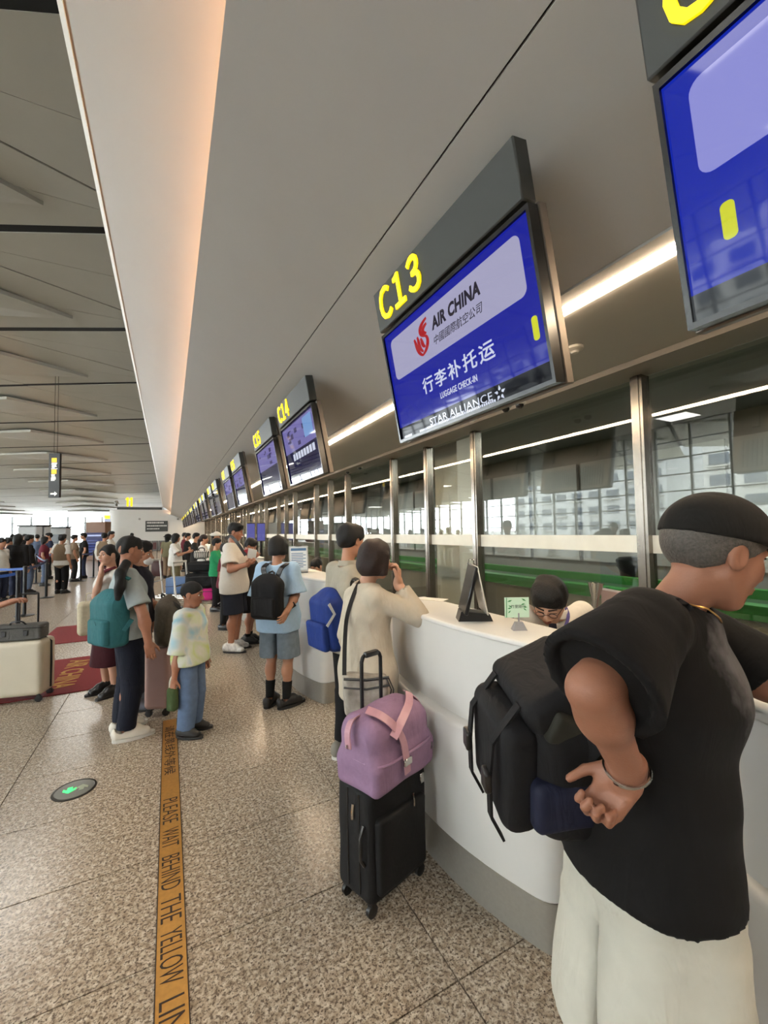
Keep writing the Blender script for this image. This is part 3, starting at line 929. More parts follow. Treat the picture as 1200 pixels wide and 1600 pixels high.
SCR_BLUE = screen_mat('scr_blue', (30, 38, 168), 0.9, 0.04, 0.13)
SCR_PANEL = screen_mat('scr_panel', (176, 174, 206), 0.95)
SCR_STRIP = screen_mat('scr_strip', (14, 14, 20), 1.0, 0.04, 0.05)
SCR_BLUE2 = screen_mat('scr_blue_bright', (24, 44, 178), 0.95)
SCR_PANEL2 = screen_mat('scr_panel_lilac', (150, 152, 226), 0.98)
SCR_STRIP2 = screen_mat('scr_strip_grey', (58, 62, 64), 1.0)
SCR_NAVY = screen_mat('scr_navy', (22, 20, 60), 1.0, 0.02)
SCR_LILAC = screen_mat('scr_lilac', (118, 112, 178), 0.95)
SCR_DIM = screen_mat('scr_dim', (60, 60, 66), 1.0, 0.02)
def place_sign(o, ynear):
    org = np.array([1.087, ynear + SIGN_L, 3.010])
    o.matrix_world = frame_m(org, S_EX, S_EY, S_EZ)
place_sign(make_sign('C12', 'second', 'overhead sign with lilac panel on bright blue screen, cut by the picture edge'), -0.53)
place_sign(make_sign('C13', 'main', 'large overhead sign reading C13 with blue airline luggage screen'), 1.047)
place_sign(make_sign('C14', 'map', 'overhead sign reading C14 with purple map screen'), 3.60)
place_sign(make_sign('C15', 'lines', 'overhead sign reading C15 with lilac and dark screen'), 5.12)
_n = 16; _words = ['sixteen', 'seventeen', 'eighteen', 'nineteen', 'twenty', 'twenty-one', 'twenty-two', 'twenty-three', 'twenty-four', 'twenty-five', 'twenty-six', 'twenty-seven', 'twenty-eight', 'twenty-nine', 'thirty', 'thirty-one', 'thirty-two', 'thirty-three', 'thirty-four']
_ord = ['third', 'fourth', 'fifth', 'sixth', 'seventh', 'eighth', 'ninth', 'tenth', 'eleventh', 'twelfth', 'thirteenth', 'fourteenth', 'fifteenth', 'sixteenth', 'seventeenth', 'eighteenth', 'nineteenth', 'twentieth']
for k in range(2, 11):
    for yb in (-0.53, 1.047):
        y = yb + 4.07 * k
        if y > 42: continue
        i = _n - 16
        place_sign(make_sign('C%d' % _n, 'lines' if _n < 18 else 'dark', 'grey overhead sign, %s along the row beyond the one reading C13' % _ord[i]), y)
        _n += 1

# ------------------------------------------------------------------ check-in counters
M_COUNTER = mat('solid_surface', (208, 207, 203), 0.32, noise=0.015, nscale=8)
def plan_poly(yc, half, xf, sag, xb, rf=0.05, rb=0.02, n=14):
    """bowed front, straight back, rounded front corners; counter-clockwise in plan"""
    P = []
    for i in range(n + 1):
        t = -1 + 2 * i / n
        P.append(np.array([xf + sag * t * t, yc + half * t]))
    P = [np.array([xb, yc - half])] + P + [np.array([xb, yc + half])]
    out = []
    for i, p in enumerate(P):
        r = rf if i in (1, len(P) - 2) else (rb if i in (0, len(P) - 1) else 0)
        if r == 0: out.append(tuple(p)); continue
        a, b = P[i - 1], P[(i + 1) % len(P)]
        da = (a - p) / np.linalg.norm(a - p); db = (b - p) / np.linalg.norm(b - p)
        r = min(r, 0.45 * np.linalg.norm(a - p), 0.9 * np.linalg.norm(b - p))
        for q in range(6):
            t = q / 5; p0 = p + da * r; p2 = p + db * r
            out.append(tuple(p0 * (1 - t) ** 2 + 2 * p * t * (1 - t) + p2 * t * t))
    return out
def solid(poly, z0, z1, bev_top=0.0, bev_bot=0.0, seg=3):
    """stacked rings with rounded top and bottom edges"""
    P = [np.array(p) for p in poly]; n = len(P)
    area = sum(P[i][0] * P[(i + 1) % n][1] - P[(i + 1) % n][0] * P[i][1] for i in range(n))
    sgn = 1 if area > 0 else -1
    nr = []
    for i in range(n):
        e1 = P[i] - P[i - 1]; e2 = P[(i + 1) % n] - P[i]
        n1 = np.array([e1[1], -e1[0]]) / (np.linalg.norm(e1) + 1e-9); n2 = np.array([e2[1], -e2[0]]) / (np.linalg.norm(e2) + 1e-9)
        v = (n1 + n2) * sgn; nr.append(v / (np.linalg.norm(v) + 1e-9))
    rings = []
    if bev_bot:
        for i in range(seg + 1):
            w = math.pi / 2 * i / seg; rings.append((z0 + bev_bot * (1 - math.sin(w)) if False else z0 + bev_bot * (1 - math.cos(w)), bev_bot * (1 - math.sin(w))))
    else: rings.append((z0, 0))
    if bev_top:
        for i in range(seg + 1):
            w = math.pi / 2 * i / seg; rings.append((z1 - bev_top * (1 - math.sin(w)), bev_top * (1 - math.cos(w))))
    else: rings.append((z1, 0))
    vs = [(P[i][0] - nr[i][0] * ins, P[i][1] - nr[i][1] * ins, z) for z, ins in rings for i in range(n)]
    fs = [(r * n + i, r * n + (i + 1) % n, (r + 1) * n + (i + 1) % n, (r + 1) * n + i) for r in range(len(rings) - 1) for i in range(n)]
    mb = MB().add(vs, fs, True)
    mb.f.append(tuple(range(n - 1, -1, -1))); mb.sm.append(False)
    mb.f.append(tuple((len(rings) - 1) * n + i for i in range(n))); mb.sm.append(False)
    return mb
def make_counter(label):
    """origin at the middle of the front, on the floor; x points to the agent's side"""
    r = empty('check_in_counter'); tag(r, label, 'counter', 'white check-in counters')
    h = 0.65
    solid(plan_poly(0, h - 0.006, 1.150, 0.13, 1.62), 0.0, 0.186).build('kick_plate', M_DARKSTEEL, r)
    solid(plan_poly(0, h, 1.142, 0.13, 1.64, rf=0.07), 0.186, 0.72, 0.022, 0.012).build('lower_body', M_COUNTER, r)
    solid(plan_poly(0, h - 0.006, 1.212, 0.09, 1.56, rf=0.08), 0.716, 1.118, 0.0, 0.0).build('upper_body', M_COUNTER, r)
    solid(plan_poly(0, h - 0.002, 1.206, 0.09, 1.57, rf=0.08), 1.118, 1.14, 0.014, 0.004).build('worktop', M_COUNTER, r)
    MB().rbox((1.60, -h + 0.05, 0.72), (2.15, h - 0.05, 0.75), 0.005, 1).build('desk', mat('desk_laminate', (150, 140, 126), 0.5), r)
    MB().box((1.66, -h + 0.06, 0), (2.12, -h + 0.10, 0.72)).build('side_panel', M_COUNTER, r)
    MB().box((1.66, h - 0.10, 0), (2.12, h - 0.06, 0.72)).build('side_panel', M_COUNTER, r)
    return r
_c = make_counter('white curved check-in counter under the sign reading C13')
_c.location = (0, 1.79, 0)
def more_counter(y, label):
    c2 = copy_tree(_c); c2.location = (0, y, 0); c2['label'] = label
more_counter(-0.07, 'white check-in counter the man in the black cap leans on')
more_counter(4.39, 'white curved check-in counter under the sign reading C14')
_i = 0
for k in range(1, 11):
    for yb in (1.79, 4.39):
        y = yb + 4.07 * k
        if y < YEND - 2:
            more_counter(y, 'white check-in counter, %s along the row beyond the one under C14' % (['next', 'second'] + _ord)[_i]); _i += 1

# baggage weighing belts between the counters
def make_belt():
    r = empty('baggage_belt'); tag(r, 'steel-sided baggage belt', 'conveyor', 'weighing belts between counters')
    MB().rbox((1.45, -0.24, 0), (3.15, -0.18, 0.42), 0.01, 1).build('side_rail', M_STEEL, r)
    MB().rbox((1.45, 0.18, 0), (3.15, 0.24, 0.42), 0.01, 1).build('side_rail', M_STEEL, r)
    MB().rbox((1.46, -0.18, 0.02), (3.14, 0.18, 0.33), 0.015, 2).build('belt', mat('rubber_belt', (34, 34, 36), 0.7), r)
    return r
_bl = make_belt(); _bl.location = (0, 0.86, 0); _bl['label'] = 'steel-sided baggage belt beside the counter of the man in the black cap'
for q, (y, nm) in enumerate([(2.75, 'steel-sided baggage belt beyond the counter under C13'), (7.1, 'steel-sided baggage belt beyond the second counter past C14')]):
    b2 = copy_tree(_bl); b2.location = (0, y, 0); b2['label'] = nm

# ------------------------------------------------------------------ small fixtures under the soffit
def dome_cam(x, y, z, label):
    r = empty('dome_camera', (x, y, z), 0, label, 'camera')
    MB().lathe([(0.055, 0), (0.055, -0.022), (0.045, -0.03)], n=20).build('housing', M_WHITE, r)
    MB().lathe([(0.036, -0.028), (0.034, -0.048), (0.022, -0.062), (0.004, -0.068)], n=18).build('dome', mat('smoked_dome', (16, 14, 14), 0.08), r)
_p = gnd(790, 633, 2.752); dome_cam(_p[0], _p[1], 2.752, 'small dome camera under the soffit, nearer the sign reading C14')
_p = gnd(812, 627, 2.752); dome_cam(_p[0], _p[1], 2.752, 'small dome camera under the soffit at the lower edge of the C13 screen')
_p = gnd(543, 735, 2.78); dome_cam(_p[0], _p[1], 2.78, 'dome camera between the C14 sign and the lamp line, beside its twin')
_p = gnd(562, 728, 2.78); dome_cam(_p[0], _p[1], 2.78, 'dome camera between the C14 and C13 signs, closer to C13')
for (u, v, lb) in ((737, 655, 'white oval smoke detector under the C13 screen'), (898, 545, 'round flush smoke detector in the soffit right of C13'), (622, 703, 'round smoke detector in the soffit left of C13')):
    _p = gnd(u, v, 2.785 if v != 655 else 2.752)
    r = empty('smoke_detector', (_p[0], _p[1], _p[2] + 0.012), 0, lb, 'smoke detector')
    MB().lathe([(0.055, 0), (0.055, -0.018), (0.03, -0.03)], n=20).build('housing', M_WHITE, r)
    MB().lathe([(0.028, -0.028), (0.02, -0.042), (0.006, -0.044)], n=16).build('sensor', M_WHITE, r)

# ------------------------------------------------------------------ brass line in the floor with lettering
st = MB().box((-0.036, -0.6, 0.0), (0.071, 4.10, 0.004)).build('floor_strip', M_BRASS)
tag(st, 'brass strip set in the floor with waiting-line lettering', 'floor strip')
MB().box((-0.037, -0.6, 0.0), (-0.033, 4.10, 0.0052)).build('edge_line', M_INK, st)
MB().box((0.068, -0.6, 0.0), (0.072, 4.10, 0.0052)).build('edge_line', M_INK, st)
def strip_word(w, va, vb, hgt=0.078, cjk=False):
    ya, yb = gnd(268, va)[1], gnd(268, vb)[1]
    t = text_mesh('lettering', w, 0.1, M_INK, st, Matrix.Identity(4), extrude=0.0004, bold=-0.0008 if not cjk else 0)
    me = t.data; xs = [v.co.x for v in me.vertices]; ys = [v.co.y for v in me.vertices]
    sx = (ya - yb) / (max(xs) - min(xs)); sy = hgt / (max(ys) - min(ys))
    # text runs towards the viewer (-y), letter tops towards +x
    M = frame_m((0.0175 - hgt / 2, ya, 0.0046), (0, -1, 0), (1, 0, 0), (0, 0, 1))
    me.transform(M @ Matrix.Diagonal((sx, sy, 1, 1)) @ Matrix.Translation((-min(xs), -min(ys), 0)))
for w, a, b2 in (('PLEASE', 1248, 1286.5), ('WAIT', 1295, 1324), ('BEHIND', 1337, 1390), ('THE', 1402, 1440.5), ('YELLOW', 1453, 1538.5), ('LINE', 1561, 1640)):
    strip_word(w, a, b2)
strip_word('请在黄线外等候', 1135, 1210, 0.07, True)

# round light in the floor with two arrows
fl = empty('floor_light', (-0.518, 3.30, 0), 0, 'round exit light set flush in the floor with a green arrow', 'floor light')
MB().lathe([(0.118, 0.0), (0.118, 0.003), (0.105, 0.006), (0.103, 0.004)], n=40).build('ring', mat('light_ring', (52, 50, 46), 0.4, 0.5), fl)
MB().lathe([(0.103, 0.002), (0.103, 0.0045), (0.0, 0.005)], n=40).build('lens', mat('light_lens', (92, 94, 86), 0.25), fl)
def arrow(name, cx, cy, ang, m):
    P = [(-0.013, -0.03), (0.013, -0.03), (0.013, 0.0), (0.034, -0.018), (0.034, 0.006), (0.0, 0.036), (-0.034, 0.006), (-0.034, -0.018), (-0.013, 0.0)]
    c_, s_ = math.cos(ang), math.sin(ang)
    MB().prism([(cx + x * c_ - y * s_, cy + x * s_ + y * c_) for x, y in P], 2, 0.0045, 0.0062).build(name, m, fl)
arrow('lit_arrow', -0.026, 0.0, math.radians(178), mat('arrow_green', (40, 240, 110), 0.5, emit=(60, 255, 120), estr=1.1))
arrow('unlit_arrow', 0.038, 0.0, math.radians(-2), mat('arrow_grey', (150, 160, 140), 0.5))

# red mats with gold lettering
M_RED = mat('mat_red', (120, 24, 28), 0.95, noise=0.2, nscale=120, bump=0.5, bscale=400)
M_GOLD = mat('mat_gold', (170, 128, 60), 0.9)
for (y0, y1, lb) in ((5.30, 6.75, 'red floor mat with gold lettering beside the cream suitcase'), (7.75, 9.15, 'red floor mat with gold lettering beyond the first mat')):
    cp = MB().rbox((-1.72, y0, 0.0), (-0.42, y1, 0.010), 0.004, 1).build('floor_mat', M_RED); tag(cp, lb, 'mat', 'red entrance mats')
    t = text_mesh('lettering', 'AIR CHINA', 0.2, M_GOLD, cp, Matrix.Identity(4), extrude=0.001, bold=0.003)
    me = t.data; xs = [v.co.x for v in me.vertices]; ys = [v.co.y for v in me.vertices]
    sx = 1.12 / (max(xs) - min(xs)); sy = 0.22 / (max(ys) - min(ys))
    me.transform(frame_m((-1.10, y1 - 0.15, 0.0105), (0, -1, 0), (1, 0, 0), (0, 0, 1)) @ Matrix.Diagonal((sx, sy, 1, 1)) @ Matrix.Translation((-min(xs), -min(ys), 0)))

# ------------------------------------------------------------------ things on the counters
def topz(u, v): return gnd(u, v, 1.14)
p = topz(748, 972)
ts = empty('display_holder', (p[0] + 0.02, p[1] + 0.06, 1.14), math.radians(-29), 'tall black folded display holder standing on the C13 counter', 'display stand')
MB().prism([(-0.085, 0), (0.085, 0), (0.07, 0.035), (-0.07, 0.05)], 1, -0.05, 0.05).build('base', M_BLKPLAST, ts)
_M = Matrix.Rotation(math.radians(14), 4, 'Y')
MB(Matrix.Translation((-0.055, 0, 0.04)) @ _M).rbox((-0.009, -0.105, 0), (0.009, 0.105, 0.24), 0.004, 1).build('front_panel', M_BLKPLAST, ts)
MB(Matrix.Translation((0.05, 0, 0.04)) @ Matrix.Rotation(math.radians(-11), 4, 'Y')).rbox((-0.003, -0.105, 0), (0.003, 0.105, 0.24), 0.002, 1).build('rear_panel', mat('clear_acrylic_edge', (196, 190, 178), 0.2), ts)
MB().tube([(-0.02, 0.03, 0.275), (-0.01, 0.03, 0.30), (0.012, 0.03, 0.298), (0.018, 0.03, 0.275)], 0.004, 8).build('ring', M_CHROME, ts)
p = topz(811, 984)
gc = empty('card_stand', (p[0], p[1], 1.14), math.radians(-28), 'small green bamboo card on a silver clip stand on the C13 counter', 'card stand')
_sil = mat('silver_plastic', (150, 152, 156), 0.35, 0.3)
MB().add([(-0.032, -0.02, 0), (0.032, -0.02, 0), (0.032, 0.02, 0), (-0.032, 0.02, 0), (-0.016, -0.01, 0.036), (0.016, -0.01, 0.036), (0.016, 0.01, 0.036), (-0.016, 0.01, 0.036)],
         [(3, 2, 1, 0), (4, 5, 6, 7), (0, 1, 5, 4), (1, 2, 6, 5), (2, 3, 7, 6), (3, 0, 4, 7)]).build('base', _sil, gc)
MB().box((-0.003, -0.003, 0.036), (0.003, 0.003, 0.075)).build('clip', _sil, gc)
cd = MB().box((-0.062, -0.0015, 0.055), (0.048, 0.0015, 0.145)).build('card', mat('card_mint', (196, 224, 200), 0.6), gc)
_lf = mat('card_leaf', (66, 140, 84), 0.6)
mb = MB()
for (x, z, a, l) in ((-0.05, 0.125, 20, 0.024), (-0.045, 0.11, -30, 0.02), (-0.05, 0.095, 10, 0.02), (0.035, 0.128, 150, 0.024), (0.03, 0.118, 200, 0.02), (0.04, 0.10, 170, 0.02), (0.036, 0.085, 140, 0.018), (-0.048, 0.075, 40, 0.018)):
    w = math.radians(a); dx, dz = math.cos(w) * l, math.sin(w) * l
    mb.prism([(x, z), (x + dx * 0.5 - dz * 0.16, z + dz * 0.5 + dx * 0.16), (x + dx, z + dz), (x + dx * 0.5 + dz * 0.16, z + dz * 0.5 - dx * 0.16)], 1, -0.0022, -0.0015)
mb.build('bamboo_leaves', _lf, cd)['kind'] = 'stuff'
MB().prism([(-0.056, 0.056), (-0.053, 0.056), (-0.051, 0.144), (-0.054, 0.144)], 1, -0.0022, -0.0015).build('bamboo_stalk', _lf, cd)
text_mesh('lettering', '竹里随行', 0.017, mat('card_ink', (40, 60, 44), 0.6), cd, frame_m((-0.035, -0.002, 0.098), (1, 0, 0), (0, 0, 1), (0, -1, 0)), extrude=0.0002)
# page display on the C14 counter
p = gnd(467, 895, 1.14)
cb = empty('page_display', (p[0], p[1], 1.14), math.radians(-12), 'upright page display with blue printed notice on the C14 counter', 'display stand')
MB().rbox((-0.10, -0.05, 0), (0.10, 0.05, 0.02), 0.006, 1).build('base', mat('grey_plastic', (110, 114, 118), 0.4), cb)
pg = MB(Matrix.Rotation(math.radians(-9), 4, 'X')).rbox((-0.105, -0.006, 0.015), (0.105, 0.006, 0.30), 0.006, 1).build('panel', mat('grey_plastic2', (170, 176, 182), 0.4), cb)
MB(Matrix.Rotation(math.radians(-9), 4, 'X')).box((-0.092, -0.0075, 0.03), (0.092, -0.006, 0.285)).build('page', mat('page_white', (214, 222, 228), 0.6), pg)
mb = MB(Matrix.Rotation(math.radians(-9), 4, 'X'))
for i in range(9):
    mb.box((-0.08, -0.0085, 0.06 + i * 0.019), (0.05 + 0.03 * (i % 2), -0.0075, 0.068 + i * 0.019))
mb.box((-0.085, -0.0085, 0.245), (0.085, -0.0075, 0.275))
mb.build('print', mat('page_blue', (70, 108, 150), 0.6), pg)
MB(Matrix.Rotation(math.radians(-9), 4, 'X')).box((-0.035, -0.012, 0.295), (0.035, 0.012, 0.315)).build('clip', M_CHROME, cb)
for i, (u, v, a, lb) in enumerate(((482, 893, 12, 'loose white paper slip on the C14 counter next to the page display'), (668, 938, 30, 'small paper slip at the woman’s elbow on the C13 counter'.replace('’', "'")))):
    p = gnd(u, v, 1.14)
    pp = MB(Matrix.Rotation(math.radians(a), 4, 'Z')).box((-0.05, -0.08, 0), (0.05, 0.08, 0.002)).box((-0.045, -0.03, 0.002), (0.045, 0.09, 0.0035)).build('paper', mat('paper_white', (226, 224, 214), 0.7)); pp.location = (p[0] + 0.05, p[1], 1.14)
    tag(pp, lb, 'paper')
# behind the counter: chrome desk lamp, monitor, chair
p = at(930, 985, 2.55)
dl = empty('desk_lamp', (p[0], p[1], 0.75), math.radians(0), 'chrome flared desk lamp beside the seated agent', 'lamp')
MB().lathe([(0.06, 0), (0.06, 0.012), (0.01, 0.02)], n=20).build('base', M_CHROME, dl)
MB().tube([(0, 0, 0.015), (0, 0, 0.25), (0.005, 0, 0.36)], 0.012, 10).build('stem', M_CHROME, dl)
MB(Matrix.Translation((0.005, 0, 0.34)) @ Matrix.Rotation(math.radians(6), 4, 'Y')).lathe([(0.014, 0), (0.02, 0.06), (0.034, 0.11), (0.046, 0.16), (0.042, 0.16), (0.03, 0.11)], n=20).build('shade', M_CHROME, dl)
mo = empty('monitor', (2.42, 1.52, 0.75), math.radians(75), 'pinkish glossy panel of a monitor behind the seated agent', 'monitor')
MB().lathe([(0.09, 0), (0.09, 0.012), (0.02, 0.016)], n=20).build('base', M_BLKPLAST, mo)
MB().box((-0.02, 0, 0.01), (0.02, 0.02, 0.15)).build('neck', M_BLKPLAST, mo)
_ms = MB().rbox((-0.26, -0.03, 0.12), (0.26, 0.0, 0.45), 0.01, 1).build('casing', mat('casing_grey', (120, 108, 104), 0.4), mo)
MB().box((-0.25, 0.0, 0.13), (0.25, 0.002, 0.44)).build('panel', mat('panel_pink', (150, 128, 124), 0.2), _ms)
# pair of upright screens on the far posts
for i, u in enumerate((392, 408)):
    p = at(u, 828, 14.6)
    vs = empty('upright_screen', (p[0], p[1], 0), 0, 'small purple upright screen on a stand by the far posts, %s of two' % ('left' if i == 0 else 'right'), 'screen')
    MB().box((-0.14, 0, 1.28), (0.14, 0.06, 1.92)).build('casing', M_BLKPLAST, vs)
    MB().box((-0.13, -0.004, 1.30), (0.13, 0.0, 1.90)).build('display', screen_mat('scr_purple', (104, 104, 176), 0.9), vs)
    MB().box((-0.03, 0.01, 0), (0.03, 0.05, 1.28)).box((-0.13, -0.1, 0), (0.13, 0.15, 0.02)).build('stand', M_BLKMETAL, vs)
# ------------------------------------------------------------------ people
def V3(*a): return np.array(a, float)
def rz_(a):
    c, s = math.cos(a), math.sin(a); return np.array([[c, -s, 0], [s, c, 0], [0, 0, 1.]])
def rx_(a):
    c, s = math.cos(a), math.sin(a); return np.array([[1, 0, 0], [0, c, -s], [0, s, c.real if isinstance(c, complex) else c]])
def ry_(a):
    c, s = math.cos(a), math.sin(a); return np.array([[c, 0, s], [0, 1, 0], [-s, 0, c]])

_FR = dict(pel=(0, 0, .525), waist=(0, 0, .61), chest=(0, 0, .725), neck=(0, -.014, .835), head=(0, .014, .928),
           rs=(.097, -.008, .798), re=(.122, -.02, .622), rw=(.125, .03, .475), ls=(-.097, -.008, .798), le=(-.122, -.02, .622), lw=(-.125, .03, .475),
           rh=(.05, 0, .52), rk=(.054, .014, .285), ra=(.055, -.01, .048), lh=(-.05, 0, .52), lk=(-.054, .014, .285), la=(-.055, -.01, .048))

SKIN = dict(
    tan=mat('skin_tan', (160, 110, 86), 0.5, noise=0.05, nscale=25, spec=0.4),
    fair=mat('skin_fair', (188, 144, 120), 0.5, noise=0.04, nscale=25, spec=0.4),
    warm=mat('skin_warm', (174, 126, 100), 0.5, noise=0.04, nscale=25, spec=0.4))
HAIR = dict(
    black=mat('hair_black', (12, 10, 10), 0.55, noise=0.3, nscale=60, bump=1.0, bscale=190, spec=0.3),
    brown=mat('hair_brown', (34, 20, 16), 0.55, noise=0.3, nscale=60, bump=1.0, bscale=190, spec=0.3),
    grey=mat('hair_greying', (70, 64, 58), 0.6, noise=0.45, nscale=160, bump=0.6, bscale=220))
M_EYE = mat('eye_dark', (26, 18, 16), 0.2)
M_EYEW = mat('eye_white', (214, 206, 198), 0.3)
M_LIP = mat('lips', (160, 84, 76), 0.45)
M_SOLE_W = mat('sole_white', (214, 212, 204), 0.6)
M_SOLE_B = mat('sole_black', (24, 23, 23), 0.6)

def folds(amp, seed=0, f=1.0, vz=1.0):
    r = random.Random(seed); W = []
    for i in range(5):
        k = V3(r.uniform(-1, 1) * 26, r.uniform(-1, 1) * 26, r.uniform(-1, 1) * 16 * vz) * f
        W.append((k, r.uniform(0, 6.3), V3(r.uniform(-9, 9), r.uniform(-9, 9), r.uniform(-9, 9)), r.uniform(0.5, 1)))
    def fn(v):
        s = 0
        for k, ph, k2, w in W:
            s = s + w * np.sin(v @ k + ph + 1.6 * np.sin(v @ k2 + ph))
        return amp * s / 2.2
    return fn

def head_ops(S, c, R, hh, neck, female=False, ears=True, k=1.0):
    def p(x, y, z): return c + R @ (V3(x, y, z) * hh)
    def e(pos, r, kk=.08, mode='u'): S.ell(p(*pos), V3(*r) * hh, R, kk * hh, mode)
    e((0, -.07, .115), (.325, .405, .375), 0)
    e((0, .075, -.17), (.25, .265, .29), .12)
    e((0, .19, -.40), (.105, .085, .075), .12)
    for s in (-1, 1):
        e((s * .155, .19, -.09), (.11, .11, .12), .08)
        S.cone(p(s * .235, -.03, -.2), p(s * .11, .16, -.40), .05 * hh, .05 * hh, .10 * hh)
    e((0, .285, .09), (.20, .075, .05), .06)
    S.cone(p(0, .325, .045), p(0, .412, -.115), .032 * hh, .050 * hh, .05 * hh)
    for s in (-1, 1):
        e((s * .048, .375, -.13), (.04, .045, .035), .03)
        e((s * .13, .375, .01), (.085, .07, .05), .05, 's')
    e((0, .315, -.255), (.10, .055, .05), .05)
    if ears:
        for s in (-1, 1):
            e((s * .325, -.045, -.02), (.035, .085, .125), .03)
            e((s * .356, -.022, -.005), (.022, .05, .085), .015, 's')
    S.econe(p(0, -.11, -.25), neck, V3(.185, .205) * hh, V3(.20, .21) * hh, R[:, 0], .09 * hh)

def face_bits(root, c, R, hh, hairm, female=False, closed=False):
    def p(x, y, z): return c + R @ (V3(x, y, z) * hh)
    for s in (-1, 1):
        if not closed:
            S = Soft().ell(p(s * .13, .290, .012), V3(.062, .032, .028) * hh, R, 0)
            w = S.build('eye', M_EYEW, root, .011 * hh)
            Soft().ell(p(s * .13, .314, .012), V3(.030, .013, .027) * hh, R, 0).build('iris', M_EYE, w, .008 * hh)
        Soft().cone(p(s * .065, .335, .055 if not closed else .0), p(s * .20, .285, .045 if not closed else -.01), .011 * hh, .009 * hh, 0).build('eyelid', M_EYE, root, .008 * hh)
        Soft().cone(p(s * .055, .352, .115), p(s * .215, .300, .125), .02 * hh, .010 * hh, 0).build('eyebrow', hairm, root, .010 * hh)
    L = Soft().ell(p(0, .352, -.238), V3(.085, .028, .020) * hh, R, .01 * hh).ell(p(0, .346, -.278), V3(.07, .030, .022) * hh, R, .01 * hh)
    L.build('lips', M_LIP, root, .010 * hh)

def hair_build(root, style, c, R, hh, m, res, back=None):
    def p(x, y, z): return c + R @ (V3(x, y, z) * hh)
    def d(x, y, z): return R @ V3(x, y, z)
    S = Soft()
    lo_ = .03 if res > .012 else 0
    def e(pos, r, kk=.05, mode='u'): S.ell(p(*pos), (V3(*r) + lo_) * hh, R, kk * hh, mode)
    disp = folds((.005 if style in ('crop', 'undercap') else .018) * hh, 3, 3.4)
    if style in ('short', 'crop', 'tousled', 'undercap'):
        t = {'short': .012, 'crop': -.01, 'tousled': .04, 'undercap': .006}[style]
        e((0, -.075, .135), (.345 + t, .43 + t, .395 + t), 0)
        if style in ('short', 'tousled'):
            e((0, .10, .37), (.27, .26, .14), .1); e((0, -.12, .40), (.28, .30, .14), .1)
        if style == 'undercap': S.cut(p(0, 0, .32), d(0, 0, 1))
        S.ell(p(0, .47, -.02), V3(.33, .27, .27) * hh, R, .02 * hh, 's')
        S.cut(p(0, .02, -.03), d(0, .52, -.85))
        S.cut(p(0, 0, -.33), d(0, 0, -1))
        for s in (-1, 1): S.ell(p(s * .36, -.03, -.06), V3(.12, .10, .15) * hh, R, .01 * hh, 's')
    elif style in ('bob', 'long', 'mushroom'):
        e((0, -.075, .135), (.375, .455, .41), 0)
        b = {'bob': -.40, 'mushroom': -.28, 'long': -.45}[style]
        e((0, -.12, -.12), (.40, .40, .40), .08)
        for s in (-1, 1):
            S.cone(p(s * .31, .06, .1), p(s * .33, .04, b + .05), .12 * hh, .10 * hh, .05 * hh)
        S.ell(p(0, .52, -.22), V3(.265, .42, .46) * hh, R, .03 * hh, 's')
        S.cut(p(0, 0, b), d(0, .12, -1))
        if style == 'long':
            S.econe(p(0, -.22, -.1), p(0, -.36, -1.35) if back is None else back, V3(.40, .22) * hh, V3(.28, .10) * hh, R[:, 0], .1 * hh)
    elif style in ('tied', 'bun', 'pony'):
        e((0, -.075, .135), (.345, .43, .395), 0)
        S.ell(p(0, .47, -.03), V3(.30, .27, .29) * hh, R, .02 * hh, 's')
        S.cut(p(0, .02, -.08), d(0, .52, -.85))
        for s in (-1, 1): S.ell(p(s * .36, -.03, -.06), V3(.10, .09, .14) * hh, R, .01 * hh, 's')
        if style == 'bun':
            e((0, -.42, .36), (.17, .15, .16), .04)
        else:
            q = [p(0, -.40, .02), p(0, -.56, -.12), p(0.06, -.58, -.50), p(.1, -.5, -.95)] if back is None else back
            rr = (.14, .17, .16, .09)
            for i in range(len(q) - 1):
                S.cone(q[i], q[i + 1], rr[i] * hh, rr[i + 1] * hh, .05 * hh)
    return S.build('hair', m, root, res, disp)

def hand_ops(S, w, d, n, side, L, curl=0.35, spread=0.08, thumb=0.6, k=.1):
    """palm and five fingers: d along the fingers, n out of the palm"""
    d = d / np.linalg.norm(d); n = n - d * (n @ d); n = n / np.linalg.norm(n)
    t = np.cross(d, n) * (1 if side == 'r' else -1)
    R = np.stack([t, d, n], 1)
    S.cone(w - d * .12 * L, w + d * .12 * L, .125 * L, .15 * L, .08 * L)
    S.box(w + d * .27 * L, V3(.205, .25, .085) * L, R, .075 * L, .06 * L)
    S.ell(w + d * .20 * L + t * .13 * L + n * .05 * L, V3(.10, .2, .085) * L, R, .05 * L)
    for i, (o, l) in enumerate(((.155, .36), (.055, .42), (-.05, .39), (-.15, .30))):
        b = w + d * (.485 - .02 * abs(i - 1.3)) * L + t * o * L
        a = curl * (1 + .12 * i)
        dd = d + t * (o * spread * 3)
        p = b; ang = a * .5; r = .052 * L
        for s, f in enumerate((.44, .32, .24)):
            v = dd * math.cos(ang) + n * math.sin(ang); v /= np.linalg.norm(v)
            q = p + v * l * L * f * 1.05
            S.cone(p, q, r, r * .92, .018 * L); p = q; r *= .93; ang += a * .95
    b = w + d * .10 * L + t * .16 * L + n * .03 * L
    v = t * thumb + d * .75 + n * .32; v /= np.linalg.norm(v)
    q = b + v * .27 * L; S.cone(b, q, .075 * L, .060 * L, .04 * L)
    v2 = t * thumb * .45 + d * .95 + n * (.25 + curl * .2); v2 /= np.linalg.norm(v2)
    S.cone(q, q + v2 * .21 * L, .058 * L, .046 * L, .02 * L)

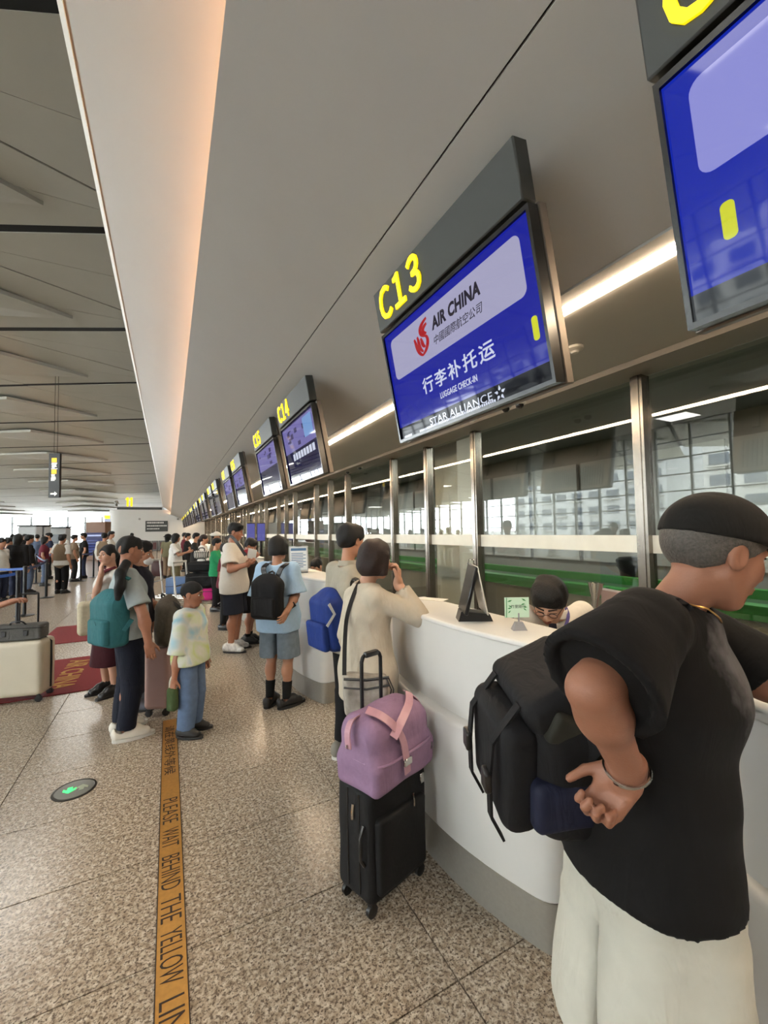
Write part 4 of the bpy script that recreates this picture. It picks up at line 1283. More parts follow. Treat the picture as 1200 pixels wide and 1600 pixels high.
def shoe(root, h, ank, ang, m, sole, name='shoe', style='sneaker', res=.008, L=None):
    d = V3(math.sin(ang), math.cos(ang), 0); sd = V3(d[1], -d[0], 0)
    L = L or .158 * h
    a = V3(ank[0], ank[1], 0); up = V3(0, 0, 1); z0 = ank[2] - .048 * h
    a[2] = z0
    heel = a - d * L * .24; toe = a + d * L * .66
    S = Soft()
    lift = .016 if style != 'clog' else .02
    S.econe(heel + up * (.036 * h), a + d * L * .25 + up * .036 * h, V3(.027, .034) * h, V3(.031, .033) * h, sd, .02)
    S.econe(a + d * L * .2 + up * .030 * h, toe + up * .020 * h - d * .02 * h, V3(.032, .030) * h, V3(.031, .022) * h, sd, .02)
    if style != 'clog':
        S.cone(a + up * .03 * h, a + up * .062 * h, .031 * h, .028 * h, .02)
        S.cone(a + up * .055 * h, a + up * .12 * h, .022 * h, .024 * h, .0, 's')
    else:
        S.cone(a + up * .06 * h - d * .02 * h, a + up * .12 * h, .028 * h, .05 * h, .01, 's')
    S.cut(a + up * lift, (0, 0, -1))
    o = S.build(name, m, root, res)
    P = []
    for i in range(20):
        w = 2 * math.pi * i / 20
        f = (math.cos(w) + 1) / 2
        c = heel + (toe - heel) * f
        wd = (.030 + .006 * math.sin(math.pi * min(1, f * 1.2))) * h * (abs(math.sin(w)) ** .7)
        q = c + sd * wd * (1 if math.sin(w) > 0 else -1) + d * (.022 * h * (math.cos(w)))
        P.append((q[0], q[1]))
    MB().prism(P, 2, z0, z0 + lift + .004).build('sole', sole, o)
    return o

def person(label, h, loc, face, J=None, Jw=None, head=(0, 0, 0), top=None, bottom=None, hair=('short', 'black'), shoes=None, skin='warm', female=False,
           bw=1.0, hh=None, res=.010, fine=.0055, hands=None, face_on=True, group=None, toes=(8, -8), closed_eyes=False, socks=None, low=False, name='person', hair_back=None, no_legs=False):
    """one standing or seated figure; returns root, joints (local), head frame and a world->local function"""
    loc = V3(loc[0], loc[1], loc[2] if len(loc) > 2 else 0)
    th = math.radians(face) - math.pi / 2
    root = empty(name, tuple(loc), th); tag(root, label, 'person', group)
    Ri = rz_(-th)
    def toL(p): return Ri @ (np.asarray(p, float) - loc)
    j = {k: V3(*v) * h for k, v in _FR.items()}
    if hh is None: hh = .141 * h
    for k, v in (J or {}).items(): j[k] = V3(*v) * h
    for k, v in (Jw or {}).items(): j[k] = toL(v)
    HR = rz_(math.radians(-head[0])) @ rx_(math.radians(head[1])) @ ry_(math.radians(head[2]))
    side = j['rs'] - j['ls']; side /= np.linalg.norm(side)
    hs = j['rh'] - j['lh']; hs = hs / np.linalg.norm(hs)
    B = h * bw
    sk = SKIN[skin] if isinstance(skin, str) else skin
    chw = .092 if not female else .080
    hpw = .088 if not female else .093
    up_ch = j['chest'] + (j['neck'] - j['chest']) * .62
    # ---- body
    S = Soft()
    S.econe(j['pel'], j['waist'], V3(hpw, .06) * B, V3(.074, .054) * B, hs, .03)
    S.econe(j['waist'], j['chest'], V3(.074, .054) * B, V3(chw, .062) * B, side, .03)
    S.econe(j['chest'], up_ch, V3(chw, .062) * B, V3(.072, .042) * B, side, .03)
    for s in 'rl':
        sh = j[s + 's']; S.cone(up_ch, sh, .034 * B, .028 * B, .02)
        S.cone(sh, j[s + 'e'], .029 * B, .0225 * B, .015); S.cone(j[s + 'e'], j[s + 'w'], .0235 * B, .0155 * B, .012)
        S.ell(j[s + 'e'] * .72 + j[s + 'w'] * .28, V3(.0245, .0245, .0245) * B, None, .03)
        if not no_legs:
            S.cone(j[s + 'h'], j[s + 'k'], .047 * B, .033 * B, .02); S.cone(j[s + 'k'], j[s + 'a'], .031 * B, .020 * B, .015)
            S.ell(j[s + 'k'] * .68 + j[s + 'a'] * .32 + V3(0, -.010, 0) * h, V3(.032, .034, .05) * B, None, .02)
    head_ops(S, j['head'], HR, hh, j['neck'] + V3(0, 0, -.01) * h, female)
    HL = .106 * h * (1.0 if bw < 1.1 else 1.0)
    hd = {}
    for s in 'rl':
        q = (hands or {}).get(s, {})
        d = np.asarray(q['d'], float) if 'd' in q else (Ri @ np.asarray(q['dw'], float) if 'dw' in q else j[s + 'w'] - j[s + 'e'])
        n = np.asarray(q['n'], float) if 'n' in q else (Ri @ np.asarray(q['nw'], float) if 'nw' in q else (V3(-1, .2, 0) if s == 'r' else V3(1, .2, 0)))
        hand_ops(S, j[s + 'w'], d, n, s, q.get('L', HL), q.get('curl', .45), thumb=q.get('thumb', .55))
        dn = d / np.linalg.norm(d); hd[s] = j[s + 'w'] + dn * .5 * HL
    regs = None
    if not low:
        regs = [(j['head'] - V3(.62, .62, .62) * hh, j['head'] + V3(.62, .62, .62) * hh, fine)]
        for s in 'rl':
            regs.append((hd[s] - V3(1, 1, 1) * .68 * HL, hd[s] + V3(1, 1, 1) * .68 * HL, min(.0045, fine)))
    S.build('body', sk, root, res, None, regs)
    hm = HAIR[hair[1]] if isinstance(hair[1], str) else hair[1]
    if hair[0]: hair_build(root, hair[0], j['head'], HR, hh, hm, fine if not low else res, None if hair_back is None else [toL(q_) for q_ in hair_back])
    if face_on and not low: face_bits(root, j['head'], HR, hh, hm, female, closed_eyes)
    # ---- upper garment
    if top:
        L = top.get('loose', .018); hem = j['pel'] + (j['pel'] - j['waist']) * top.get('hem', .35)
        if 'hemw' in top: hem = toL(top['hemw'])
        T = Soft()
        hw = top.get('hipw', 1.0)
        T.econe(hem, j['pel'], (V3(hpw, .066) * B + .012 + L * 1.3) * hw, (V3(hpw, .066) * B + .012 + L * 1.2) * hw, hs, .05)
        T.econe(j['pel'], j['waist'], (V3(hpw, .066) * B + .012 + L * 1.2) * hw, V3(.078, .06) * B + L * 1.25, hs, .05)
        T.econe(j['waist'], j['chest'], V3(.078, .06) * B + L * 1.25, V3(chw, .064) * B + L, side, .05)
        T.econe(j['chest'], up_ch, V3(chw, .064) * B + L, V3(.072, .046) * B + L * .5, side, .04)
        for s in 'rl':
            sh, el, wr = j[s + 's'], j[s + 'e'], j[s + 'w']
            T.cone(up_ch + V3(0, 0, -.004) * h, sh, .034 * B + L * .35, .029 * B + L * .5, .03)
            T.cone(j['neck'] - V3(0, 0, .030) * h, sh, .024 * B + L * .2, .026 * B + L * .4, .03)
            sl = top.get('sleeve', .6)
            if sl <= 1:
                e = sh + (el - sh) * sl; m_ = sh + (el - sh) * .15
                T.cone(sh, m_, .030 * B + L * .5, .031 * B + L * .6, .02)
                T.cone(m_, e, .031 * B + L * .6, .034 * B + L * top.get('flare', 1.0), .015, flat=True)
            else:
                T.cone(sh, el, .031 * B + L * .5, .028 * B + L * .55, .02)
                e = el + (wr - el) * (sl - 1); m_ = el + (wr - el) * .12
                T.cone(m_, e, .028 * B + L * .55, .021 * B + L * .5, .012, flat=True)
        dh = (hem - j['waist']); dh = dh / np.linalg.norm(dh)
        dh2 = top.get('hemn', None)
        T.cut(hem, dh if dh2 is None else Ri @ np.asarray(dh2, float))
        for cp_, cn_ in top.get('cuts', []): T.cut(toL(cp_), Ri @ np.asarray(cn_, float))
        # trim sleeve ends and hollow them a little
        for s in 'rl':
            sh, el, wr = j[s + 's'], j[s + 'e'], j[s + 'w']; sl = top.get('sleeve', .6)
            a, b2, f = (sh, el, sl) if sl <= 1 else (el, wr, sl - 1)
            e = a + (b2 - a) * f; u = (b2 - a) / np.linalg.norm(b2 - a)
            r = (.034 * B + L * top.get('flare', 1.0)) if sl <= 1 else (.021 * B + L * .5)
            T.cone(e - u * .018, e + u * .010, r * .78, r * .84, .003, 's', True)
        T.cone(j['neck'] + (j['head'] - j['neck']) * .05, j['head'], top.get('neck', .040) * h, .06 * h, .01, 's')
        o = T.build(top.get('name', 'shirt'), top['mat'], root, top.get('res', res), folds(top.get('fold', .005), int(h * 1000), 1.0, .6))
        if top.get('collar'):
            cc = Soft(); nb = j['neck'] + V3(0, .006, .002) * h
            cc.econe(nb - V3(0, 0, .014) * h, nb + V3(0, 0, .012) * h, V3(.046, .048) * h, V3(.040, .042) * h, side, 0, flat=True)
            cc.econe(nb - V3(0, 0, .03) * h, nb + V3(0, 0, .03) * h, V3(.037, .039) * h, V3(.036, .038) * h, side, 0, 's', flat=True)
            cc.build('collar', top['collar'], o, .006)
    # ---- lower garment
    if bottom:
        L = bottom.get('loose', .015); kind = bottom.get('kind', 'trousers')
        P = Soft()
        wst = j['pel'] + (j['waist'] - j['pel']) * bottom.get('rise', .30)
        P.econe(j['pel'] - (j['waist'] - j['pel']) * .12, wst, V3(hpw, .062) * B + L, V3(.080, .056) * B + L * .6, hs, .04)
        if kind == 'skirt':
            e = (j['rk'] + j['lk']) / 2 + ((j['ra'] + j['la']) / 2 - (j['rk'] + j['lk']) / 2) * bottom.get('len', .3)
            P.econe(j['pel'], e, V3(hpw, .07) * B + L, V3(.10, .085) * B + L * 2, hs, .03)
            P.cut(e, (0, 0, -1))
        else:
            for s in 'rl':
                hp, kn, an = j[s + 'h'], j[s + 'k'], j[s + 'a']
                ln = bottom.get('len', 2.0)
                if ln > 1:
                    P.cone(hp, kn, .049 * B + L, .037 * B + L, .025)
                    e = kn + (an - kn) * (ln - 1)
                    r = bottom.get('cuff', .026) * B + L
                    P.cone(kn + (an - kn) * .06, e, .037 * B + L, r, .02, flat=True)
                    u = (an - kn)
                else:
                    e = hp + (kn - hp) * ln; u = kn - hp
                    r = .046 * B + L * bottom.get('flare', 1.3)
                    P.cone(hp, hp + (kn - hp) * .2, .049 * B + L, .049 * B + L, .02)
                    P.cone(hp + (kn - hp) * .2, e, .049 * B + L, r, .02, flat=True)
                u = u / np.linalg.norm(u)
                P.cone(e - u * .02, e + u * .012, r * .8, r * .86, .003, 's', True)
        if kind != 'skirt' and j['rh'][2] - j['rk'][2] > .12 * h:
            ca_ = (j['rh'] + j['lh']) / 2 - V3(0, 0, .075) * h; cb_2 = (j['ra'] + j['la']) / 2
            uz = (ca_ - cb_2); ln_ = np.linalg.norm(uz); uz /= ln_
            xx = hs - uz * (hs @ uz); xx /= np.linalg.norm(xx)
            P.box((ca_ + cb_2) / 2, V3(.007, .3, ln_ / 2), np.stack([xx, np.cross(uz, xx), uz], 1), .002, .02, 's')
        P.build(bottom.get('name', 'trousers'), bottom['mat'], root, bottom.get('res', res), folds(bottom.get('fold', .006), int(h * 777), 1.2, .25))
    if socks:
        for s in 'rl':
            Soft().cone(j[s + 'a'] + V3(0, 0, .0) * h, j[s + 'a'] + (j[s + 'k'] - j[s + 'a']) * socks[1], .0245 * B, .029 * B, 0, flat=True).build('sock', socks[0], root, .008)
    if shoes:
        for s, a in zip('rl', toes):
            shoe(root, h, j[s + 'a'], math.radians(a), shoes['mat'], shoes.get('sole', M_SOLE_B), shoes.get('name', 'shoe'), shoes.get('style', 'sneaker'), .008 if not low else .014)
    return root, j, HR, toL, hh

def backpack(label, P0, right, up, back, w, h, d, m_main, m_dark, pocket=None, name='backpack', top_round=.45, res=.009, strap_pts=None, strap_w=.045, fold=.003, hump=0.0):
    """P0: middle of the bag's back panel (world); back points away from the wearer"""
    right, up, back = (np.asarray(q, float) / np.linalg.norm(q) for q in (right, up, back))
    root = empty(name, tuple(P0)); tag(root, label, 'backpack')
    R = np.stack([right, back, up], 1)
    def q(x, y, z): return R @ V3(x, y, z)
    S = Soft()
    S.box(q(0, d * .45, -h * .08), V3(w * .5, d * .45, h * .42), R, min(d, w) * .30, .02)
    S.ell(q(0, d * .38, h * .26), V3(w * .46, d * .40, h * .24), R, .06)
    if hump: S.ell(q(0, d * .75, -h * .15), V3(w * .44, d * hump, h * .27), R, .04)
    b = S.build('main_bag', m_main, root, res, folds(fold, 11))
    if pocket is not None:
        T = Soft().box(q(0, d * .92, -h * .22), V3(w * .40, d * .16, h * .22), R, d * .13, .01)
        T.build('front_pocket', pocket, root, res, folds(fold * .6, 5))
        zp = [q(w * .34 * t, d * 1.06, -h * .03 - .01 * abs(t)) for t in (-1, -.5, 0, .5, 1)]
        MB().tube([tuple(z) for z in zp], .003, 6).build('zip', m_dark, root)
    MB().tube([tuple(q(-w * .1, .01, h * .42)), tuple(q(-w * .09, .0, h * .5)), tuple(q(0, -.01, h * .53)), tuple(q(w * .09, 0, h * .5)), tuple(q(w * .1, .01, h * .42))], .009, 8).build('grab_handle', m_dark, root)
    for pts in (strap_pts or []):
        L = [np.asarray(p_, float) - np.asarray(P0, float) for p_, _n in pts]
        MB().band([tuple(x) for x in smooth_path(L, 4)], strap_w, .010, [tuple(n_) for n_ in smooth_path([_n for _p, _n in pts], 4)]).build('strap', m_dark, root)
    return root

def smooth_path(P, n=4):
    """Catmull-Rom through the points"""
    P = [np.asarray(p, float) for p in P]; out = []
    Q = [2 * P[0] - P[1]] + P + [2 * P[-1] - P[-2]]
    for i in range(1, len(Q) - 2):
        for k in range(n):
            t = k / n; a, b, c, d = Q[i - 1], Q[i], Q[i + 1], Q[i + 2]
            out.append(.5 * ((2 * b) + (-a + c) * t + (2 * a - 5 * b + 4 * c - d) * t * t + (-a + 3 * b - 3 * c + d) * t ** 3))
    out.append(P[-1]); return out
# ------------------------------------------------------------------ the man in the black cap at the near counter
SK_NEAR = mat('skin_near', (142, 96, 74), 0.5, noise=0.07, nscale=18, bump=0.12, bscale=260, spec=0.4)
C_BLACKTEE = cloth('black_tee', (15, 14, 14), 0.10, 30, 0.92, 0.22)
C_CREAM = cloth('cream_shorts', (186, 184, 172), 0.04, 20, 0.9, 0.35)
nm_loc = at(1005, 1330, .97); nm_loc[2] = 0
nm, nj, nR, nL, nhh = person('man in a black cap and black tee with one hand behind his hip', 1.76, nm_loc, -22,
    Jw=dict(pel=at(1000, 1310, .96), waist=at(1012, 1215, .95), chest=at(1038, 1075, .95), neck=at(1052, 935, .95), head=at(1118, 866, .93),
            rs=at(1012, 975, .80), re=at(926, 1078, .71), rw=at(982, 1206, .78), ls=at(1088, 985, 1.10), le=at(1186, 1062, 1.02), lw=at(1290, 1085, .92),
            rh=at(1040, 1350, .90), lh=at(965, 1345, 1.04), rk=at(1060, 1700, .88), lk=at(960, 1640, 1.04)),
    J=dict(ra=(.06, -.03, .048), la=(-.06, -.02, .048)),
    head=(7, -16, 0), hh=.238, skin=SK_NEAR, bw=1.03, res=.008, fine=.0045, toes=(10, -10),
    hands=dict(r=dict(dw=at(940, 1262, .79) - at(982, 1206, .78), nw=at(925, 1215, .70) - at(975, 1235, .80), curl=1.2, thumb=.5, L=.168), l=dict(dw=(.8, -.6, -.05), nw=(0, 0, -1), curl=.2)),
    top=dict(mat=C_BLACKTEE, sleeve=.92, loose=.030, fold=.006, res=.007, flare=1.5, hemw=at(1000, 1310, .96) - V3(0, 0, .035), hemn=(0.05, 0, -1), neck=.036, hipw=.93),
    bottom=dict(mat=C_CREAM, len=.80, loose=.034, flare=2.0, fold=.013, res=.008, name='shorts'),
    hair=('undercap', 'grey'), shoes=dict(mat=mat('shoe_grey', (90, 90, 92), 0.7), sole=M_SOLE_W))
# faded print on the chest of the tee
def tee_print(p):
    nt = C_BLACKTEE.node_tree; b = nt.nodes['Principled BSDF']
    tc = nt.nodes.new('ShaderNodeTexCoord')
    mp = nt.nodes.new('ShaderNodeVectorMath'); mp.operation = 'SUBTRACT'; mp.inputs[1].default_value = tuple(p)
    sc_ = nt.nodes.new('ShaderNodeVectorMath'); sc_.operation = 'MULTIPLY'; sc_.inputs[1].default_value = (14, 14, 8.5)
    ln_ = nt.nodes.new('ShaderNodeVectorMath'); ln_.operation = 'LENGTH'
    nz = nt.nodes.new('ShaderNodeTexNoise'); nz.inputs['Scale'].default_value = 26; nz.inputs['Detail'].default_value = 3
    ad = nt.nodes.new('ShaderNodeMath'); ad.operation = 'ADD'
    mr = nt.nodes.new('ShaderNodeMapRange'); mr.inputs[1].default_value = 1.75; mr.inputs[2].default_value = 1.05; mr.inputs[3].default_value = 0; mr.inputs[4].default_value = .75
    mx = nt.nodes.new('ShaderNodeMix'); mx.data_type = 'RGBA'; mx.inputs[7].default_value = lin((112, 110, 112))
    nt.links.new(tc.outputs['Object'], mp.inputs[0]); nt.links.new(mp.outputs[0], sc_.inputs[0]); nt.links.new(sc_.outputs[0], ln_.inputs[0])
    nt.links.new(tc.outputs['Object'], nz.inputs['Vector']); nt.links.new(ln_.outputs['Value'], ad.inputs[0]); nt.links.new(nz.outputs['Fac'], ad.inputs[1])
    nt.links.new(ad.outputs[0], mr.inputs[0]); nt.links.new(mr.outputs[0], mx.inputs[0])
    src = b.inputs['Base Color'].links[0].from_socket
    nt.links.new(src, mx.inputs[6]); nt.links.new(mx.outputs[2], b.inputs['Base Color'])
tee_print(nL(at(1124, 1050, .88)))
def nh(x, y, z): return nj['head'] + nR @ (V3(x, y, z) * nhh)
# cap
cp = Soft().ell(nh(0, -.055, .16), V3(.385, .47, .415) * nhh, nR, 0)
cp.cut(nh(0, 0, .135), nR @ V3(0, .05, -1))
M_CAP = cloth('cap_black', (24, 22, 20), 0.1, 60, 0.9, 0.2)
capo = cp.build('cap', M_CAP, nm, .005)
vz = Soft().ell(nh(0, .42, .13), V3(.33, .34, .12) * nhh, nR @ rx_(math.radians(-10)), 0)
vz.ell(nh(0, .42, .105), V3(.36, .37, .12) * nhh, nR @ rx_(math.radians(-10)), .002, 's').ell(nh(0, -.05, .12), V3(.34, .42, .3) * nhh, nR, .004, 's')
vz.build('visor', M_CAP, capo, .004)
Soft().ell(nh(0, -.05, .56), V3(.035, .035, .02) * nhh, nR, 0).build('cap_button', M_CAP, capo, .003)
# necklace and bracelet
M_GOLDC = mat('gold_chain', (190, 150, 90), 0.3, 0.9)
nk = []
for i in range(25):
    w = 2 * math.pi * i / 24
    c = nj['neck'] * .98 + nj['head'] * .02
    q = c + V3(math.cos(w) * .080, math.sin(w) * .076 + .006, -.010 - .05 * max(0, math.sin(w)) + .018 * max(0, -math.sin(w)))
    nk.append(tuple(q))
MB().tube(nk[:-1], .0022, 6, closed=True).build('necklace', M_GOLDC, nm)
ax = (nj['rw'] - nj['re']); ax /= np.linalg.norm(ax); Rb = rot_to(ax)
bc = nj['rw'] - ax * .012
for off, tl in ((0, .12), (.006, -.1)):
    MB().tube([tuple(bc + ax * off + Rb[:, 0] * .039 * math.cos(w) + Rb[:, 2] * .035 * math.sin(w) + ax * tl * .039 * math.cos(w)) for w in [2 * math.pi * i / 24 for i in range(24)]], .0026, 6, closed=True).build('bracelet', M_CHROME, nm)
# navy and black backpack on his back
C_BPBLK = cloth('pack_black', (18, 18, 20), 0.15, 40, 0.75, 0.35)
C_BPNAVY = cloth('pack_navy', (24, 28, 48), 0.08, 40, 0.7, 0.3)
C_BPOLIVE = cloth('pack_olive', (44, 44, 38), 0.1, 40, 0.8, 0.3)
P0 = at(915, 1146, 1.02)
b_up = at(905, 1060, 1.0) - at(860, 1290, 1.04)
b_back = at(790, 1180, 1.0) - at(920, 1165, 1.02)
b_right = np.cross(b_back, b_up)
nb = backpack('navy and black backpack slung low on the capped man', P0, b_right, b_up, b_back, .28, .35, .20, C_BPBLK, C_BPBLK, None, res=.007, fold=.004,
    strap_pts=[[(at(905, 1085, .93), V3(*(at(905, 1085, .8) - at(905, 1085, 1.0)))), (at(960, 1000, .88), V3(0, 0, 1)), (at(1035, 935, .86), V3(0, 0, 1)), (at(1068, 960, .84), V3(*(at(1068, 960, .8) - at(1068, 960, 1.0))))],
               [(at(872, 1225, .93), V3(*(at(905, 1085, .8) - at(905, 1085, 1.0)))), (at(905, 1185, .88), V3(*(at(905, 1085, .8) - at(905, 1085, 1.0)))), (at(945, 1140, .84), V3(*(at(905, 1085, .8) - at(905, 1085, 1.0))))]])
_R = np.stack([b_right / np.linalg.norm(b_right), b_back / np.linalg.norm(b_back), np.cross(b_right, b_back) / np.linalg.norm(np.cross(b_right, b_back))], 1)
def bq(x, y, z): return _R @ V3(x, y, z)
Soft().box(bq(0, .205, -.02), V3(.115, .045, .125), _R, .035, .01).build('front_pocket', C_BPBLK, nb, .006, folds(.003, 8))
Soft().box(bq(0, .105, -.060), V3(.148, .090, .058), _R, .02, .0).build('side_panel', C_BPNAVY, nb, .006, folds(.0015, 8))
Soft().box(bq(0, .11, .10), V3(.135, .05, .035), _R @ rx_(math.radians(25)), .012, .0).build('side_patch', C_BPOLIVE, nb, .006, folds(.0015, 9))
Soft().box(bq(0, .105, .150), V3(.122, .095, .040), _R @ rx_(math.radians(-24)), .03, .0).build('top_flap', C_BPBLK, nb, .006, folds(.003, 9))
for sx in (-.07, .07):
    MB().band([tuple(bq(sx, .20, .14)), tuple(bq(sx, .262, .06)), tuple(bq(sx, .270, -.02)), tuple(bq(sx, .268, -.12)), tuple(bq(sx, .24, -.18))], .022, .006, tuple(bq(0, 1, .2))).build('compression_strap', C_BPBLK, nb)
    MB().box((0, 0, 0), (.001, .001, .001)) if False else None
    Soft().box(bq(sx, .276, -.03), V3(.018, .008, .024), _R, .004, 0).build('buckle', M_BLKPLAST, nb, .004)
MB().tube([tuple(q) for q in smooth_path([bq(.138, .15, .12), bq(.146, .13, .07), bq(.150, .115, .02), bq(.150, .10, -.03)], 4)], .0035, 6).build('zip', M_BLKPLAST, nb)

# ------------------------------------------------------------------ cream-cardigan woman leaning on the C13 counter
C_CARD = cloth('cream_cardigan', (184, 175, 158), 0.04, 30, 0.95, 0.45)
C_SILVER = cloth('marbled_silver', (150, 144, 134), 0.5, 16, 0.5, 0.4)
cw_loc = at(572, 900, 2.38); cw_loc[2] = 0
cw, cj, cR, cLf, chh = person('woman in a cream cardigan with short dark hair leaning on the counter, chin in hand', 1.57, cw_loc, 8, female=True,
    Jw=dict(rs=at(586, 935, 2.28), re=at(654, 962, 2.30), rw=at(622, 912, 2.36), ls=at(553, 932, 2.50), neck=at(571, 912, 2.38), head=at(588, 874, 2.38)),
    head=(2, -6, 0), top=dict(mat=C_CARD, sleeve=1.82, loose=.022, hem=1.2, fold=.006, neck=.036, name='cardigan'), bottom=dict(mat=cloth('pale_trousers', (170, 164, 150)), len=1.9),
    hair=('bob', 'brown'), shoes=dict(mat=mat('shoe_beige', (150, 136, 120), 0.6)), skin='fair', hands=dict(r=dict(dw=(0.05, 0.05, 1), nw=(-.9, .3, 0), curl=.9)), bw=1.06)
# marbled shoulder bag with a black strap
bg = empty('shoulder_bag', (0, 0, 0), 0, 'marbled silver shoulder bag with black strap hanging at the cream-cardigan woman', 'bag')
_bc = at(573, 1082, 2.16); bg.location = tuple(_bc); bg.rotation_euler = (0, 0, math.radians(-25))
Soft().box((0, 0, -.01), (.118, .045, .105), None, .03, .02).build('body', C_SILVER, bg, .008, folds(.006, 4))
MB().tube([(-.115, -.047, .045), (0, -.053, .035), (.115, -.047, .05)], .005, 6).build('zip', M_BLKPLAST, bg)
MB().tube([(-.115, -.045, .088), (0, -.047, .080), (.115, -.045, .09)], .007, 6).build('top_piping', M_BLKPLAST, bg)
Ms = Matrix.Rotation(math.radians(25), 4, 'Z') @ Matrix.Translation(-Vector(_bc))
MB(Ms).band([tuple(q) for q in smooth_path([at(538, 1055, 2.14), at(539, 1000, 2.20), at(543, 960, 2.24), at(556, 921, 2.30), at(566, 905, 2.38)], 4)], .022, .005, tuple(at(540, 980, 2.0) - at(540, 980, 2.3))).build('strap', M_BLKPLAST, bg)
for q, (dx, l) in enumerate(((.10, .20), (.112, .26))):
    MB().tube([(dx, -.03, .085), (dx + .025, -.05, .03), (dx + .01 * q, -.06, -.10), (dx - .01, -.055, -l)], .0035, 6).build('cord', M_BLKPLAST, bg)

# man in grey-beige jacket with a blue backpack behind her
C_JACKET = cloth('grey_jacket', (158, 152, 138), 0.05, 30, 0.9, 0.4)
mj_loc = at(547, 900, 2.98); mj_loc[2] = 0
mj, jj, jR, jLf, jhh = person('man in a grey-beige jacket standing behind the cream-cardigan woman', 1.64, mj_loc, 15,
    Jw=dict(rs=at(545, 925, 2.86), re=at(533, 985, 2.84), rw=at(560, 1003, 2.82)), head=(0, -4, 0),
    top=dict(mat=C_JACKET, sleeve=1.85, loose=.022, hem=.75, fold=.006, collar=C_JACKET, name='jacket'), bottom=dict(mat=cloth('black_trousers', (16, 16, 18)), len=1.93, loose=.02),
    hair=('tousled', 'black'), shoes=dict(mat=mat('shoe_taupe', (120, 116, 106), 0.7), sole=M_SOLE_W), skin='warm')
C_BLUEBAG = cloth('bag_blue', (26, 50, 118), 0.08, 30, 0.6, 0.35)
_h = math.radians(15); fw = V3(math.cos(_h), math.sin(_h), 0); rt = V3(math.sin(_h), -math.cos(_h), 0)
_bp = at(527, 962, 2.92)
bb = backpack('bright blue backpack with a pale stripe worn by the man in the grey-beige jacket', _bp, rt, (0.08, 0, 1), -fw + V3(0, 0, -.1), .27, .42, .17, C_BLUEBAG, M_BLKPLAST, C_BLUEBAG, res=.009,
    strap_pts=[[(at(540, 935, 2.83), V3(-.3, -.3, .9)), (at(550, 906, 2.82), V3(0, -.3, 1)), (at(563, 912, 2.80), V3(.5, -.5, .6)), (at(566, 945, 2.78), V3(.7, -.7, 0))]])
MB().band([tuple(rt * .146 - fw * .17 + V3(0, 0, .12)), tuple(rt * .150 - fw * .13 + V3(0, 0, .05)), tuple(rt * .150 - fw * .19 + V3(0, 0, -.02))], .02, .004, tuple(rt)).build('pale_stripe', mat('stripe_pale', (190, 196, 200), 0.5), bb)

# ------------------------------------------------------------------ agent at C13
C_SHIRTW = cloth('white_shirt', (226, 222, 212), 0.03, 30, 0.85, 0.4)
ag_loc = at(870, 1000, 2.35); ag_loc[2] = 0
ag, aj, aR, aLf, ahh = person('seated male agent in white shirt and glasses looking down behind the C13 counter', 1.70, ag_loc, 215,
    Jw=dict(head=at(858, 941, 2.22), neck=at(866, 957, 2.31), rs=at(824, 964, 2.28), ls=at(910, 958, 2.42), chest=at(872, 1020, 2.36), waist=at(876, 1110, 2.40), pel=at(880, 1165, 2.42),
            re=at(812, 1060, 2.32), rw=at(838, 1080, 2.18), le=at(925, 1055, 2.40), lw=at(884, 1080, 2.20)),
    J=dict(rh=(.05, .0, .30), lh=(-.05, .0, .30), rk=(.07, .22, .29), lk=(-.07, .22, .29), ra=(.07, .2, .048), la=(-.07, .2, .048)),
    head=(6, -38, -4), top=dict(mat=C_SHIRTW, sleeve=1.85, loose=.02, collar=C_SHIRTW, hem=.2), bottom=dict(mat=cloth('navy_trousers', (28, 30, 44)), len=1.9),
    hair=('tousled', 'black'), shoes=dict(mat=M_BLKPLAST), skin='fair', closed_eyes=True)
def ah(x, y, z): return aj['head'] + aR @ (V3(x, y, z) * ahh)
gl = MB()
for s in (-1, 1):
    gl.tube([tuple(ah(s * .135 + .085 * math.cos(w), .375, -.005 + .062 * math.sin(w))) for w in [2 * math.pi * i / 14 for i in range(14)]], .0016, 5, closed=True)
    gl.tube([tuple(ah(s * .22, .36, .01)), tuple(ah(s * .34, .05, .02)), tuple(ah(s * .34, -.06, .0))], .0016, 5)
gl.tube([tuple(ah(-.05, .385, 0)), tuple(ah(.05, .385, 0))], .0016, 5)
gl.build('glasses', M_BLKMETAL, ag)
M_LANY = mat('lanyard_purple', (60, 50, 120), 0.6)
nb_ = aj['neck']; fwd = V3(0, 1, 0)
for s in (-1, 1):
    MB().band([tuple(q) for q in smooth_path([nb_ + V3(s * .058, -.02, .03), nb_ + V3(s * .075, .055, -.005), nb_ + V3(s * .055, .105, -.07), nb_ + V3(s * .012, .13, -.17)], 4)], .016, .003, (0, 1, .4)).build('lanyard', M_LANY, ag)
MB().prism([(-.018, .0), (.018, .0), (.03, -.13), (0, -.17), (-.03, -.13)], 1, nb_[1] + .108, nb_[1] + .118).build('tie', mat('tie_navy', (26, 28, 50), 0.6), ag).location = (0, 0.012, nb_[2] - .035)

